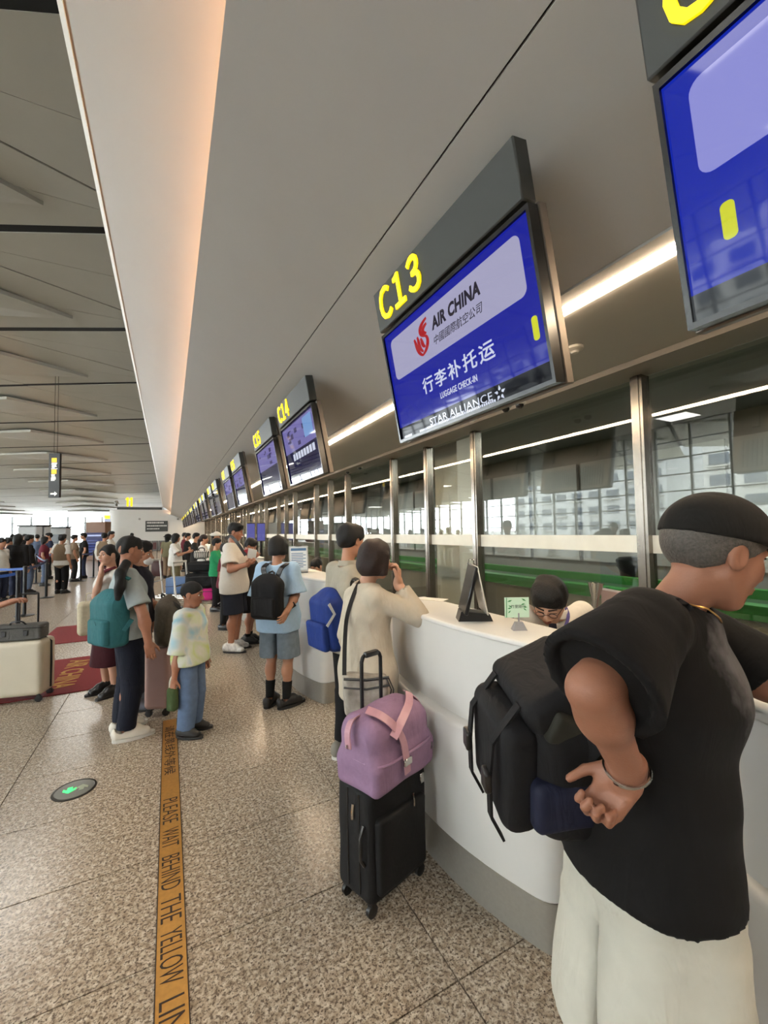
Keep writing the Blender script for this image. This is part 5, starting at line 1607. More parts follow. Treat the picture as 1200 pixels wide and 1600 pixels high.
# agent at C14
al = at(503, 930, 5.95); al[2] = 0
C_MAROON = cloth('maroon_jacket', (84, 26, 30), 0.06)
person('seated female agent in maroon jacket with a bun behind the C14 counter', 1.62, al, 205, female=True,
    Jw=dict(head=at(494, 886, 5.84), neck=at(501, 903, 5.93), rs=at(490, 914, 5.85), ls=at(514, 911, 6.08), chest=at(505, 932, 5.96), waist=at(506, 955, 5.96), pel=at(507, 975, 5.96),
            re=at(486, 938, 5.82), rw=at(490, 948, 5.62), le=at(515, 936, 5.98), lw=at(501, 950, 5.70)),
    J=dict(rh=(.05, .0, .3), lh=(-.05, .0, .3), rk=(.07, .2, .29), lk=(-.07, .2, .29), ra=(.07, .18, .048), la=(-.07, .18, .048)),
    head=(-8, -24, 0), top=dict(mat=C_MAROON, sleeve=1.85, collar=C_SHIRTW, hem=.2), bottom=dict(mat=C_MAROON, len=1.9), hair=('bun', 'black'), shoes=dict(mat=M_BLKPLAST), skin='fair')

# ------------------------------------------------------------------ youth in a pale blue tee with black backpack at C14
C_PALEBLUE = cloth('pale_blue_tee', (158, 186, 212), 0.04)
C_DENIM = cloth('washed_denim', (112, 124, 134), 0.16, 20)
yt_loc = gnd(436, 1102); 
yt, yj, yR, yLf, yhh = person('youth in an oversized pale blue tee and denim shorts seen from behind at C14', 1.56, yt_loc, 48,
    Jw=dict(re=at(462, 930, 3.82), rw=at(449, 954, 3.66)), head=(6, -4, 0),
    top=dict(mat=C_PALEBLUE, sleeve=.92, loose=.042, hem=.95, fold=.007, flare=1.3), bottom=dict(mat=C_DENIM, len=.99, loose=.030, flare=1.3, name='shorts'),
    hair=('mushroom', 'black'), shoes=dict(mat=mat('clog_black', (26, 25, 25), 0.5), name='clog', style='clog'), socks=(cloth('black_sock', (18, 18, 18)), .42), skin='warm', toes=(30, -8))
_h = math.radians(48); fw = V3(math.cos(_h), math.sin(_h), 0); rt = V3(math.sin(_h), -math.cos(_h), 0)
_bp = at(424, 930, 3.72)
backpack('small black backpack on the youth in pale blue', _bp + fw * .0, rt, (0.02, 0, 1), -fw, .28, .40, .15, C_BPBLK, M_BLKPLAST, C_BPBLK, res=.009,
    strap_pts=[[(_bp + rt * .06 + V3(0, 0, .16), -fw), (_bp + rt * .09 + fw * .02 + V3(0, 0, .24), -fw + V3(0, 0, 1)), (_bp + rt * .10 + fw * .12 + V3(0, 0, .275), V3(0, 0, 1))],
               [(_bp - rt * .06 + V3(0, 0, .16), -fw), (_bp - rt * .09 + fw * .02 + V3(0, 0, .24), -fw + V3(0, 0, 1)), (_bp - rt * .10 + fw * .12 + V3(0, 0, .275), V3(0, 0, 1))],
               [(_bp + rt * .12 - V3(0, 0, .14), rt), (_bp + rt * .20 + fw * .06 - V3(0, 0, .08), rt - fw)]])

# ------------------------------------------------------------------ man in white tee and the boy beside him
C_WHITETEE = cloth('white_tee', (204, 199, 190), 0.03)
C_NAVYSH = cloth('navy_shorts', (30, 34, 44), 0.08)
wm_loc = gnd(366, 1016)
wm, wj, wR, wLf, whh = person('man in a white tee and navy shorts reading papers in his hands', 1.73, wm_loc, -25,
    Jw=dict(re=at(360, 890, 5.42), rw=at(386, 882, 5.42), le=at(382, 885, 5.85), lw=at(395, 872, 5.62)), head=(2, -10, 0),
    top=dict(mat=C_WHITETEE, sleeve=.78, loose=.034, hem=.85, fold=.006, flare=1.3), bottom=dict(mat=C_NAVYSH, len=.95, loose=.03, name='shorts'), bw=1.12,
    hair=('short', 'black'), shoes=dict(mat=mat('trainer_white', (206, 204, 200), 0.6, noise=.4, nscale=26), sole=M_SOLE_B, name='trainer'), skin='tan',
    hands=dict(r=dict(nw=(-.2, .3, 1), curl=1.0), l=dict(nw=(.2, -.4, 1), curl=1.0)))
sb = empty('sling_strap', tuple(wj['chest'] * 0), 0, 'black sling strap across the back of the man in white', 'strap')
MB().band([tuple(q) for q in smooth_path([at(352, 842, 5.62), at(361, 838, 5.52), at(372, 850, 5.44), at(384, 868, 5.42)], 4)], .04, .006, tuple(at(370, 850, 5.0) - at(370, 850, 5.4))).build('webbing', M_BLKPLAST, sb)
tk = empty('travel_papers', tuple(at(392, 872, 5.45)), math.radians(-30), 'white and red travel papers held by the man in white', 'papers')
MB(Matrix.Rotation(math.radians(40), 4, 'X') @ Matrix.Rotation(math.radians(20), 4, 'Y')).box((-.05, -.002, -.01), (.06, .002, .17)).build('sheet', mat('paper_white', (226, 224, 214)), tk)
MB(Matrix.Rotation(math.radians(25), 4, 'X') @ Matrix.Rotation(math.radians(-15), 4, 'Y')).box((-.045, .008, .0), (.045, .014, .13)).build('booklet', mat('booklet_red', (140, 30, 36), 0.6), tk)
C_DARKTEE = cloth('charcoal_tee', (36, 34, 34), 0.1)
db_loc = gnd(390, 1003)
person('boy in a charcoal tee and black shorts looking down beside the man in white', 1.50, db_loc, -20, Jw=dict(re=at(398, 905, 6.2), rw=at(414, 893, 6.05)), head=(8, -26, 0), hh=.215,
    top=dict(mat=C_DARKTEE, sleeve=.8, loose=.03, hem=.8, flare=1.3), bottom=dict(mat=C_DARKTEE, len=.95, loose=.028, name='shorts'), hair=('short', 'black'), shoes=dict(mat=mat('clog_black', (26, 25, 25))), socks=(cloth('black_sock', (18, 18, 18)), .2), skin='tan')

# ------------------------------------------------------------------ boy in tie-dye
def tie_dye():
    m = cloth('tie_dye', (200, 210, 190), 0.02, 20, .9, .3)
    nt = m.node_tree; b = nt.nodes['Principled BSDF']
    tc = nt.nodes.new('ShaderNodeTexCoord'); n = nt.nodes.new('ShaderNodeTexNoise'); n.inputs['Scale'].default_value = 5.5; n.inputs['Detail'].default_value = 2; n.inputs['Distortion'].default_value = .8
    r = nt.nodes.new('ShaderNodeValToRGB'); e = r.color_ramp.elements
    e[0].position, e[0].color = .30, lin((150, 190, 206)); e[1].position, e[1].color = .46, lin((206, 208, 200))
    for p, c in ((.55, (196, 206, 176)), (.63, (186, 200, 110)), (.72, (206, 204, 186))): q = e.new(p); q.color = lin(c)
    nt.links.new(tc.outputs['Object'], n.inputs['Vector']); nt.links.new(n.outputs['Fac'], r.inputs[0]); nt.links.new(r.outputs[0], b.inputs['Base Color'])
    return m
C_TIE = tie_dye(); C_JEAN = cloth('blue_jeans', (96, 116, 146), 0.12, 25)
by_loc = gnd(298, 1146)
by, bj, bR, bLf, bhh = person('small boy in a pastel tie-dye tee and blue jeans', 1.19, by_loc, -30, hh=.205, bw=1.10,
    Jw=dict(re=at(277, 1030, 3.22), rw=at(272, 1062, 3.20)), head=(-4, -6, 0), top=dict(mat=C_TIE, sleeve=.88, loose=.026, hem=.55, flare=1.4, res=.008), bottom=dict(mat=C_JEAN, len=1.96, loose=.020, res=.008, cuff=.034, fold=.006, name='jeans'),
    hair=('crop', 'black'), shoes=dict(mat=mat('shoe_black', (28, 27, 27), 0.6), sole=M_SOLE_B), skin='tan', fine=.005, res=.009, toes=(4, -14))
gb = empty('green_bag', tuple(at(270, 1092, 3.20)), math.radians(-40), 'small dark green bag with pale handle in the hand of the boy in tie-dye', 'bag')
Soft().box((0, 0, 0), (.038, .028, .085), None, .018, .01).build('body', cloth('bag_green', (66, 82, 50), .1), gb, .007, folds(.003, 2))
MB().band([tuple(q) for q in smooth_path([(-.025, 0, .07), (-.022, 0, .13), (0, 0, .165), (.022, 0, .13), (.025, 0, .07)], 4)], .022, .005, (0, 1, 0)).build('handle', mat('handle_pale', (190, 188, 172), 0.6), gb)

# ------------------------------------------------------------------ woman in grey tee with teal backpack
C_GREYTEE = cloth('grey_tee', (150, 160, 162), 0.04)
C_NAVYP = cloth('navy_joggers', (25, 29, 42), 0.1, 20, .85, .5)
gw_loc = gnd(198, 1148)
gw, gj, gR, gLf, ghh = person('woman in grey tee, navy joggers and white clogs with a dark ponytail', 1.585, gw_loc, 12, female=True, bw=1.08,
    Jw=dict(re=at(224, 962, 3.20), rw=at(232, 1005, 3.20)), head=(0, -6, 0), top=dict(mat=C_GREYTEE, sleeve=.75, loose=.022, hem=.35, flare=1.1), bottom=dict(mat=C_NAVYP, len=1.97, loose=.022, cuff=.03, fold=.009, name='joggers'),
    hair=('pony', 'black'), shoes=dict(mat=mat('clog_white', (220, 216, 204), 0.5), sole=M_SOLE_W, name='clog', style='clog'), skin='tan', toes=(6, -20), hair_back=[at(198, 880, 3.24), at(188, 895, 3.15), at(187, 918, 3.12), at(184, 935, 3.12)])
C_TEAL = cloth('bag_teal', (44, 100, 106), 0.08, 30, .7, .4)
_h = math.radians(12); fw = V3(math.cos(_h), math.sin(_h), 0); rt = V3(math.sin(_h), -math.cos(_h), 0)
_bp = at(187, 962, 3.30)
tb = backpack('teal backpack worn by the woman in the grey tee', _bp, rt, (-.06, 0, 1), -fw * .9 + rt * .3, .31, .44, .17, C_TEAL, C_TEAL, C_TEAL, res=.009, strap_w=.03,
    strap_pts=[[(at(180, 925, 3.18), V3(-.5, -.5, .7)), (at(192, 903, 3.16), V3(0, -.3, 1)), (at(203, 905, 3.16), V3(.3, -.5, .7))], [(at(194, 985, 3.14), V3(0, -1, 0)), (at(206, 968, 3.11), V3(0, -1, 0))]])
bt_ = empty('tote_bag', tuple(at(143, 965, 4.12)), math.radians(10), 'pale beige bag of the woman with a hand to her ear, behind the teal backpack', 'bag')
Soft().box((0, 0, 0), (.12, .05, .17), None, .05, .02).build('body', cloth('beige_tote', (196, 186, 160)), bt_, .012, folds(.004, 5))
MB().tube([(-.05, 0, .16), (-.04, 0, .24), (.04, 0, .24), (.05, 0, .16)], .008, 6).build('handle', mat('tote_handle', (180, 170, 146)), bt_)

# masked man behind her
C_NAVYT = cloth('dark_navy_tee', (36, 36, 46), 0.08)
mm_loc = gnd(213, 1104)
mm, mj2, mR, mLf, mhh = person('man in a dark navy tee and face mask behind the teal backpack', 1.615, mm_loc, -14,
    Jw=dict(re=at(238, 945, 3.95), rw=at(262, 952, 3.95), head=at(222, 866, 3.78)), head=(4, -4, 0), top=dict(mat=C_NAVYT, sleeve=.7, loose=.024, hem=.5), bottom=dict(mat=cloth('dark_trousers', (48, 50, 60)), len=1.95, loose=.02),
    hair=('short', 'black'), shoes=dict(mat=mat('shoe_slate', (84, 88, 98), 0.7)), skin='warm', hands=dict(r=dict(nw=(0, 0, -1), curl=.5)))
def mh(x, y, z): return mj2['head'] + mR @ (V3(x, y, z) * mhh)
Soft().ell(mh(0, .19, -.24), V3(.235, .245, .20) * mhh, mR, 0).cut(mh(0, .12, -.24), mR @ V3(0, -1, -.25)).build('face_mask', cloth('mask_white', (224, 224, 226)), mm, .006)
# woman with a hand to her ear
wl_loc = at(172, 900, 4.25); wl_loc[2] = 0
wl, lj, lR, lLf, lhh = person('woman facing the camera with a hand raised to her ear beyond the teal backpack', 1.50, wl_loc, 212, female=True,
    Jw=dict(re=at(150, 932, 4.05), rw=at(158, 897, 4.02), rs=at(164, 915, 4.10)), head=(-8, 2, 0), top=dict(mat=cloth('white_blouse', (210, 206, 200)), sleeve=.6, loose=.015), bottom=dict(mat=cloth('maroon_skirt', (58, 22, 28)), kind='skirt', len=.35, name='skirt'),
    hair=('tied', 'black'), shoes=dict(mat=M_BLKPLAST), skin='fair', hands=dict(r=dict(dw=at(159, 870, 4.05) - at(158, 897, 4.02), nw=(.8, .4, 0), curl=.6)))
MB().band([tuple(q) for q in smooth_path([lj['neck'] + V3(.07, .0, .02), lj['neck'] + V3(.06, .075, -.02), lj['neck'] + V3(.0, .12, -.09), lj['neck'] + V3(-.05, .10, -.02), lj['neck'] + V3(-.07, 0, .02)], 4)], .05, .006, (0, 1, .5)).build('scarf', cloth('scarf_maroon', (90, 30, 40), .5, 60), wl)

# person beyond the left edge, only a forearm in view
pe_loc = at(-78, 930, 4.15); pe_loc[2] = 0
person('person in dark clothes at the picture edge resting a hand on the cream suitcase handle', 1.66, pe_loc, -20,
    Jw=dict(re=at(-28, 955, 4.0), rw=at(18, 940, 3.98), rs=at(-62, 905, 3.98)), top=dict(mat=C_DARKTEE, sleeve=.8, loose=.02), bottom=dict(mat=C_NAVYP, len=1.9), hair=('short', 'black'), shoes=dict(mat=M_BLKPLAST), skin='tan', face_on=False,
    hands=dict(r=dict(nw=(0, 0, -1), curl=.55)))
# ------------------------------------------------------------------ luggage
def frame_at(o, ex):
    ex = np.asarray(ex, float); ex = ex / np.linalg.norm(ex)
    return math.atan2(ex[1], ex[0])
def wheel(root, x, y, r=.024, name='wheel'):
    w = MB().lathe([(r * .5, -.011), (r, -.009), (r, .009), (r * .5, .011)], (x, y, r), 16, 1).build(name, M_BLKPLAST, root)
    MB().box((x - .012, y - .014, r), (x + .012, y + .014, r * 2 + .018)).build('caster_fork', M_BLKPLAST, w)

# black soft suitcase in front of the C13 counter
n_ = V3(.735, 1.590, 0); r_ = V3(1.065, 1.689, 0)
sc_ang = frame_at(0, r_ - n_)
sw, sd_, shh = .36, .22, .51
c_ = math.cos(sc_ang); s_ = math.sin(sc_ang)
cen = n_ + V3(c_, s_, 0) * sw / 2 + V3(-s_, c_, 0) * sd_ / 2
C_SUITBLK = cloth('suitcase_black', (20, 20, 21), 0.2, 120, 0.7, 0.25)
su = empty('suitcase', tuple(cen), sc_ang, 'black soft suitcase with raised handle beside the C13 counter', 'suitcase')
Soft().box((0, 0, .055 + (shh - .055) / 2), (sw / 2, sd_ / 2, (shh - .055) / 2), None, .03, 0).build('shell', C_SUITBLK, su, .008, folds(.0025, 21))
Soft().box((-.005, -sd_ / 2 - .008, .25), (sw / 2 - .035, .02, .15), None, .015, 0).build('front_pocket', C_SUITBLK, su, .007, folds(.003, 2))
for y in (-.045, .03):
    MB().tube([(-sw / 2 - .002, y, .09), (-sw / 2 - .004, y, .30), (-sw / 2 - .002, y, .49)], .0035, 6).build('zip', M_BLKPLAST, su)
MB().tube([(-sw / 2 - .003, -.075, .22), (-sw / 2 - .022, -.075, .25), (-sw / 2 - .024, -.075, .34), (-sw / 2 - .003, -.075, .38)], .008, 8).build('side_handle', M_BLKPLAST, su)
MB().tube([(-sw / 2 - .006, -.01, .44), (-sw / 2 - .012, -.012, .41), (-sw / 2 - .01, -.01, .38)], .006, 6).build('zip_pull', M_CHROME, su)
MB().tube([(.05, -sd_ / 2 - .03, .44), (.05, -sd_ / 2 - .036, .41), (.052, -sd_ / 2 - .033, .385)], .005, 6).build('zip_pull', M_CHROME, su)
MB().rbox((sw / 2 - .05, -sd_ / 2 - .006, .43), (sw / 2 - .022, -sd_ / 2 + .002, .475), .004, 1).build('lock', M_CHROME, su)
for x in (-sw / 2 + .03, sw / 2 - .03):
    for y in (-sd_ / 2 + .03, sd_ / 2 - .03):
        wheel(su, x, y, .026)
hd_ = MB().tube([tuple(q) for q in smooth_path([(-.075, .05, .52), (-.075, .05, .94), (-.072, .05, 1.0), (-.05, .05, 1.022), (.02, .05, 1.022), (.042, .05, 1.0), (.045, .05, .94), (.045, .05, .52)], 5)], .009, 8).build('pull_handle', M_BLKMETAL, su)
MB().rbox((-.058, .036, 1.008), (.028, .064, 1.036), .01, 2).build('grip', M_BLKPLAST, hd_)

# purple duffel on it
C_PURP = cloth('duffel_purple', (138, 110, 138), 0.06, 60, 0.7, 0.3)
M_PSTRAP = mat('satin_pink', (180, 136, 148), 0.35, noise=.05)
bc_ = cen + V3(c_, s_, 0) * .0 + V3(-s_, c_, 0) * (-.03)
du = empty('duffel_bag', (bc_[0], bc_[1], shh), sc_ang + math.radians(4), 'purple duffel bag with satin pink straps on top of the black suitcase', 'bag')
S = Soft().box((0, 0, .065), (.205, .125, .068), None, .035, 0).box((0, .005, .175), (.20, .118, .105), None, .07, .05).econe((-.13, .015, .255), (.13, .015, .262), (.025, .065), (.025, .065), (0, 0, 1), .05)
S.build('body', C_PURP, du, .008, folds(.005, 14))
MB().tube([tuple(q) for q in smooth_path([(-.20, -.06, .135), (-.16, -.122, .128), (0, -.130, .125), (.16, -.122, .13), (.20, -.05, .135), (.20, .06, .135), (.15, .125, .13), (0, .13, .13), (-.15, .125, .13), (-.20, .06, .135)], 4)], .0055, 6, closed=True).build('zip', mat('zip_lilac', (150, 118, 148), 0.4), du)
for sgn in (1,):
    MB().band([tuple(q) for q in smooth_path([(-.02, -.137, .05), (-.03, -.138, .12), (-.045, -.132, .20), (-.078, -.112, .262), (-.11, -.066, .302), (-.135, -.01, .318)], 4)], .036, .005, (-.1, -.8, .6)).build('strap', M_PSTRAP, du)
    MB().band([tuple(q) for q in smooth_path([(-.10, -.128, .225), (-.03, -.118, .270), (.06, -.085, .303), (.13, -.03, .314), (.17, .02, .300)], 4)], .036, .005, (0, -.5, .86)).build('strap', M_PSTRAP, du)
MB().band([tuple(q) for q in smooth_path([(.17, .0, .29), (.205, -.02, .25), (.222, -.03, .19), (.228, -.035, .13), (.222, -.04, .09), (.206, -.045, .12)], 4)], .03, .005, (1, 0, .3)).build('shoulder_strap', M_PSTRAP, du)
MB().band([tuple(q) for q in smooth_path([(-.15, .03, .285), (-.20, .02, .285), (-.232, .01, .25), (-.236, .0, .19)], 4)], .03, .005, (-1, 0, .4)).build('side_tab', M_PSTRAP, du)
for x, y, z in ((-.042, -.131, .185), (-.04, -.122, .235), (.128, -.045, .302), (-.241, .0, .20)):
    MB().lathe([(.008, 0), (.008, .004), (.003, .006)], (x, y, z), 12, 1).build('stud', M_CHROME, du)
MB().rbox((-.048, -.146, .085), (.004, -.134, .115), .003, 1).build('buckle', M_CHROME, du)
MB().tube([(.165, -.118, .125), (.168, -.128, .10), (.166, -.126, .075)], .004, 6).build('zip_pull', M_CHROME, du)

# cream hard suitcase at the picture edge with a grey case on top
cr = gnd(64, 1098)
cs_ang = math.radians(-14)
ex = V3(math.cos(cs_ang), math.sin(cs_ang), 0); ey = V3(-ex[1], ex[0], 0)
cc = cr - ex * .23 + ey * .14
M_CREAMS = mat('shell_cream', (206, 198, 178), 0.4, noise=.03, nscale=6)
cs = empty('suitcase', tuple(cc), cs_ang, 'cream hard-shell suitcase with black trim standing by the red mat', 'suitcase')
Soft().box((0, 0, .325), (.23, .132, .265), None, .05, 0).build('shell', M_CREAMS, cs, .010)
MB().tube([(.2315, .02, .10), (.236, .02, .33), (.2315, .02, .55), (.18, .02, .592), (-.18, .02, .592), (-.2315, .02, .55), (-.236, .02, .33), (-.2315, .02, .10)], .011, 8).build('trim', M_BLKPLAST, cs)
for x in (-.19, .19):
    for y in (-.10, .10): wheel(cs, x, y, .03)
MB().tube([tuple(q) for q in smooth_path([(-.08, .09, .58), (-.08, .09, .99), (-.06, .09, 1.015), (.06, .09, 1.015), (.08, .09, .99), (.08, .09, .58)], 4)], .009, 8).build('pull_handle', M_BLKMETAL, cs)
vc = empty('vanity_case', (cc[0], cc[1], .592), cs_ang, 'small grey soft case with black handle on the cream suitcase', 'case')
C_GREYCASE = cloth('case_grey', (92, 92, 90), .12, 60)
Soft().box((.0, -.03, .075), (.205, .085, .074), None, .025, 0).build('body', C_GREYCASE, vc, .009, folds(.002, 3))
MB().tube([tuple(q) for q in smooth_path([(-.20, -.117, .12), (0, -.12, .125), (.20, -.115, .12), (.208, -.03, .12)], 4)], .004, 6).build('zip', M_BLKPLAST, vc)
for x in (-.12, .06):
    MB().rbox((x, -.122, .05), (x + .04, -.112, .10), .003, 1).build('tab', M_BLKPLAST, vc)
MB().tube([tuple(q) for q in smooth_path([(-.08, -.06, .14), (-.06, -.07, .175), (.02, -.07, .18), (.06, -.06, .14)], 4)], .008, 8).build('handle', M_BLKPLAST, vc)

# dusty pink suitcase with a grey backpack on top
pk = gnd(251, 1118); pa = math.radians(-20)
ps = empty('suitcase', (pk[0] + .02, pk[1] + .12, 0), pa, 'dusty pink hard suitcase between the woman with the teal backpack and the boy', 'suitcase')
M_PINK = mat('shell_pink', (170, 138, 132), 0.4, noise=.04, nscale=8)
Soft().box((0, 0, .33), (.105, .17, .265), None, .04, 0).build('shell', M_PINK, ps, .010)
MB().tube([(.1065, .0, .1), (.1085, .0, .33), (.1065, .0, .56)], .006, 6).build('trim', mat('trim_rose', (140, 112, 108), .4), ps)
for x in (-.07, .07):
    for y in (-.13, .13): wheel(ps, x, y, .03)
MB().tube([(-.06, .08, .58), (-.06, .08, .98), (.06, .08, .98), (.06, .08, .58)], .009, 8).build('pull_handle', M_BLKMETAL, ps)
C_GREYBP = cloth('bag_grey', (92, 86, 78), .12, 40, .8, .5)
_bp = V3(pk[0] + .09, pk[1] + .10, .82)
gbk = backpack('large grey backpack sitting on the dusty pink suitcase', _bp, (math.cos(pa + 1.57), math.sin(pa + 1.57), 0), (.10, 0, 1), (math.cos(pa), math.sin(pa), 0), .30, .44, .16, C_GREYBP, M_BLKPLAST, C_GREYBP, res=.010, fold=.006)
gbk.location = (_bp[0] - .10, _bp[1], _bp[2])
MB().band([tuple(q) for q in smooth_path([(.06, -.10, .19), (.16, -.10, .10), (.18, -.11, -.05), (.12, -.12, -.19)], 4)], .03, .006, (.7, -.7, .2)).build('compression_strap', M_BLKPLAST, gbk)

# ------------------------------------------------------------------ luggage carts
def cart(loc, rz, label):
    r = empty('luggage_cart', (loc[0], loc[1], 0), rz, label, 'luggage cart'); tag(r, group='luggage carts')
    for x in (-.27, .27):
        MB().tube([(x, .42, .20), (x, .46, .55), (x, .50, .98)], .019, 8).build('upright', mat('cart_white', (206, 206, 202), .35, .2), r)
    MB().tube([(-.29, .505, 1.0), (.29, .505, 1.0)], .021, 10).build('push_bar', mat('cart_grip', (196, 196, 192), .4), r)
    MB().tube([(-.27, .45, .52), (.27, .45, .52)], .014, 8).build('crossbar', M_CHROME, r)
    for x in (-.27, -.09, .09, .27):
        MB().tube([(x, .42, .20), (x, -.42, .16)], .013, 8).build('deck_rail', M_CHROME, r)
    MB().tube([(-.28, -.42, .16), (.28, -.42, .16)], .013, 8).build('front_rail', M_CHROME, r)
    for x, y in ((-.25, .36), (.25, .36), (0, -.34)):
        w = MB().lathe([(.04, -.016), (.062, -.014), (.062, .014), (.04, .016)], (x, y, .062), 16, 0).build('wheel', M_BLKPLAST, r)
        MB().tube([(x, y, .06), (x, y, .17)], .013, 6).build('caster_fork', M_CHROME, w)
    return r
ca = gnd(282, 950); b3_ = at(317, 922, 8.8)
cart((ca[0] - .10, ca[1] + .62), math.radians(62), 'luggage cart with white uprights carrying a blue case')
cart((b3_[0], b3_[1] - .05), math.radians(62), 'luggage cart behind the man in white carrying black bags and a magenta bag')
def softbag(name, label, c, half, rz, m, seed, cat='bag', r=.06, parts=True):
    o = empty(name, tuple(c), rz, label, cat)
    Soft().box((0, 0, half[2]), half, None, min(r, min(half) * .8), 0).build('body', m, o, .016, folds(.008, seed))
    if parts:
        MB().tube([tuple(q) for q in smooth_path([(-half[0] * .4, 0, half[2] * 2 - .01), (-half[0] * .3, 0, half[2] * 2 + .05), (half[0] * .3, 0, half[2] * 2 + .05), (half[0] * .4, 0, half[2] * 2 - .01)], 3)], .011, 6).build('handle', M_BLKPLAST, o)
        MB().tube([tuple(q) for q in smooth_path([(-half[0] * .9, -half[1] - .002, half[2] * 1.5), (0, -half[1] - .006, half[2] * 1.55), (half[0] * .9, -half[1] - .002, half[2] * 1.5)], 3)], .006, 6).build('zip', M_BLKPLAST, o)
    return o
blu = at(279, 917, 9.8)
bc1 = empty('blue_case', (blu[0], blu[1], .20), math.radians(-20), 'blue case tied with pale straps on the luggage cart', 'case')
MB().rbox((-.24, -.16, 0), (.24, .16, .38), .03, 2).build('shell', mat('case_blue', (74, 104, 146), .5, noise=.06), bc1)
MB().rbox((-.245, -.165, .17), (.245, .165, .185), .004, 1).build('seam', mat('case_blue_dark', (44, 62, 92), .5), bc1)
MB().box((-.05, -.168, 0), (-.02, -.162, .385)).build('strap', mat('strap_pale', (170, 176, 180), .6), bc1)
M_MAG = cloth('bag_magenta', (190, 46, 120), .08)
softbag('magenta_bag', 'magenta soft bag under the black bags on the cart', (b3_[0], b3_[1], .20), (.26, .17, .12), math.radians(-15), M_MAG, 4)
softbag('black_duffel', 'big black duffel bag on the cart above the magenta bag', (b3_[0] - .02, b3_[1] + .02, .455), (.29, .19, .155), math.radians(-15), C_BPBLK, 6)
softbag('black_duffel', 'slumped black duffel bag on top of the other bags on the cart', (b3_[0] - .03, b3_[1] + .05, .785), (.24, .16, .11), math.radians(-22), C_BPBLK, 9)
def stripes():
    m = mat('zebra_cloth', (220, 216, 208), .8); nt = m.node_tree; b = nt.nodes['Principled BSDF']
    tc = nt.nodes.new('ShaderNodeTexCoord'); w = nt.nodes.new('ShaderNodeTexWave'); w.inputs['Scale'].default_value = 9; w.inputs['Distortion'].default_value = 2
    r = nt.nodes.new('ShaderNodeValToRGB'); r.color_ramp.interpolation = 'CONSTANT'; r.color_ramp.elements[0].color = lin((30, 28, 28)); r.color_ramp.elements[1].position = .5; r.color_ramp.elements[1].color = lin((216, 212, 204))
    nt.links.new(tc.outputs['Object'], w.inputs['Vector']); nt.links.new(w.outputs['Fac'], r.inputs[0]); nt.links.new(r.outputs[0], b.inputs['Base Color']); return m
zb = at(317, 884, 8.9)
softbag('striped_bag', 'black and white striped bag perched on the luggage on the cart', (b3_[0] - .02, b3_[1] + .08, 1.06), (.15, .09, .085), math.radians(-20), stripes(), 3)

# ------------------------------------------------------------------ queue barriers with blue belts
M_BLUEBELT = mat('belt_blue', (44, 86, 160), 0.6)
M_NAVYBELT = mat('belt_navy', (34, 52, 104), 0.6)
def stanchion(p, label):
    r = empty('queue_post', (p[0], p[1], 0), 0, label, 'barrier post'); tag(r, group='queue barrier posts')
    MB().lathe([(.165, 0), (.165, .012), (.05, .03), (.03, .035)], n=24).build('base', M_BLKMETAL, r)
    MB().tube([(0, 0, .03), (0, 0, .90)], .031, 14).build('pole', M_BLKMETAL, r)
    MB().lathe([(.036, .88), (.038, .985), (.02, 1.0)], n=16).build('head', M_BLKPLAST, r)
    return r
def belt(p, q, label, m):
    d = V3(*(q - p)); L = np.linalg.norm(d[:2]); d = d / L
    a = V3(p[0], p[1], .94) + d * .04; b = V3(q[0], q[1], .94) - d * .04
    pts = [tuple(a + (b - a) * t - V3(0, 0, .03 * math.sin(math.pi * t))) for t in (0, .25, .5, .75, 1)]
    nrm = (-d[1], d[0], 0)
    o = MB().band(pts, .05, .004, nrm).build('queue_belt', m); tag(o, label, 'barrier belt', 'queue barrier belts')
S1, S2, S3, S4, S5, S6, S7 = gnd(-45, 990), gnd(27, 980), gnd(-40, 955), gnd(38, 962), gnd(72, 934), gnd(126, 908), gnd(146, 902)
S8, S9, S10 = gnd(-10, 918), gnd(56, 912), gnd(0, 903)
for p_, lb in ((S1, 'black queue post beyond the picture edge near the cream suitcase'), (S2, 'black queue post behind the cream suitcase handle'), (S3, 'black queue post at the picture edge behind the first belt'), (S4, 'black queue post next to the handle of the cream suitcase, second back'), (S5, 'black queue post beside the hand of the man in the tan vest'), (S6, 'black queue post between the two men in tan vests'), (S7, 'black queue post before the farther man in a tan vest'),
               (S8, 'black queue post among the crowd at the picture edge'), (S9, 'black queue post in front of the waiting crowd'), (S10, 'farthest black queue post at the picture edge')):
    stanchion(p_, lb)
belt(S1, S2, 'bright blue belt of the queue barrier nearest the camera', M_BLUEBELT)
belt(S3, S4, 'bright blue queue belt just behind the nearest one', M_BLUEBELT)
belt(S4, S5, 'navy queue belt running back to the man in the tan vest', M_NAVYBELT)
belt(S8, S9, 'navy queue belt in front of the crowd', M_NAVYBELT)
belt(S5, S9, 'navy queue belt left of the man in the tan vest', M_NAVYBELT)
belt(S6, S7, 'navy queue belt between the two men in tan vests', M_NAVYBELT)
belt(S10, S6, 'far navy queue belt behind the man in the tan vest', M_NAVYBELT)

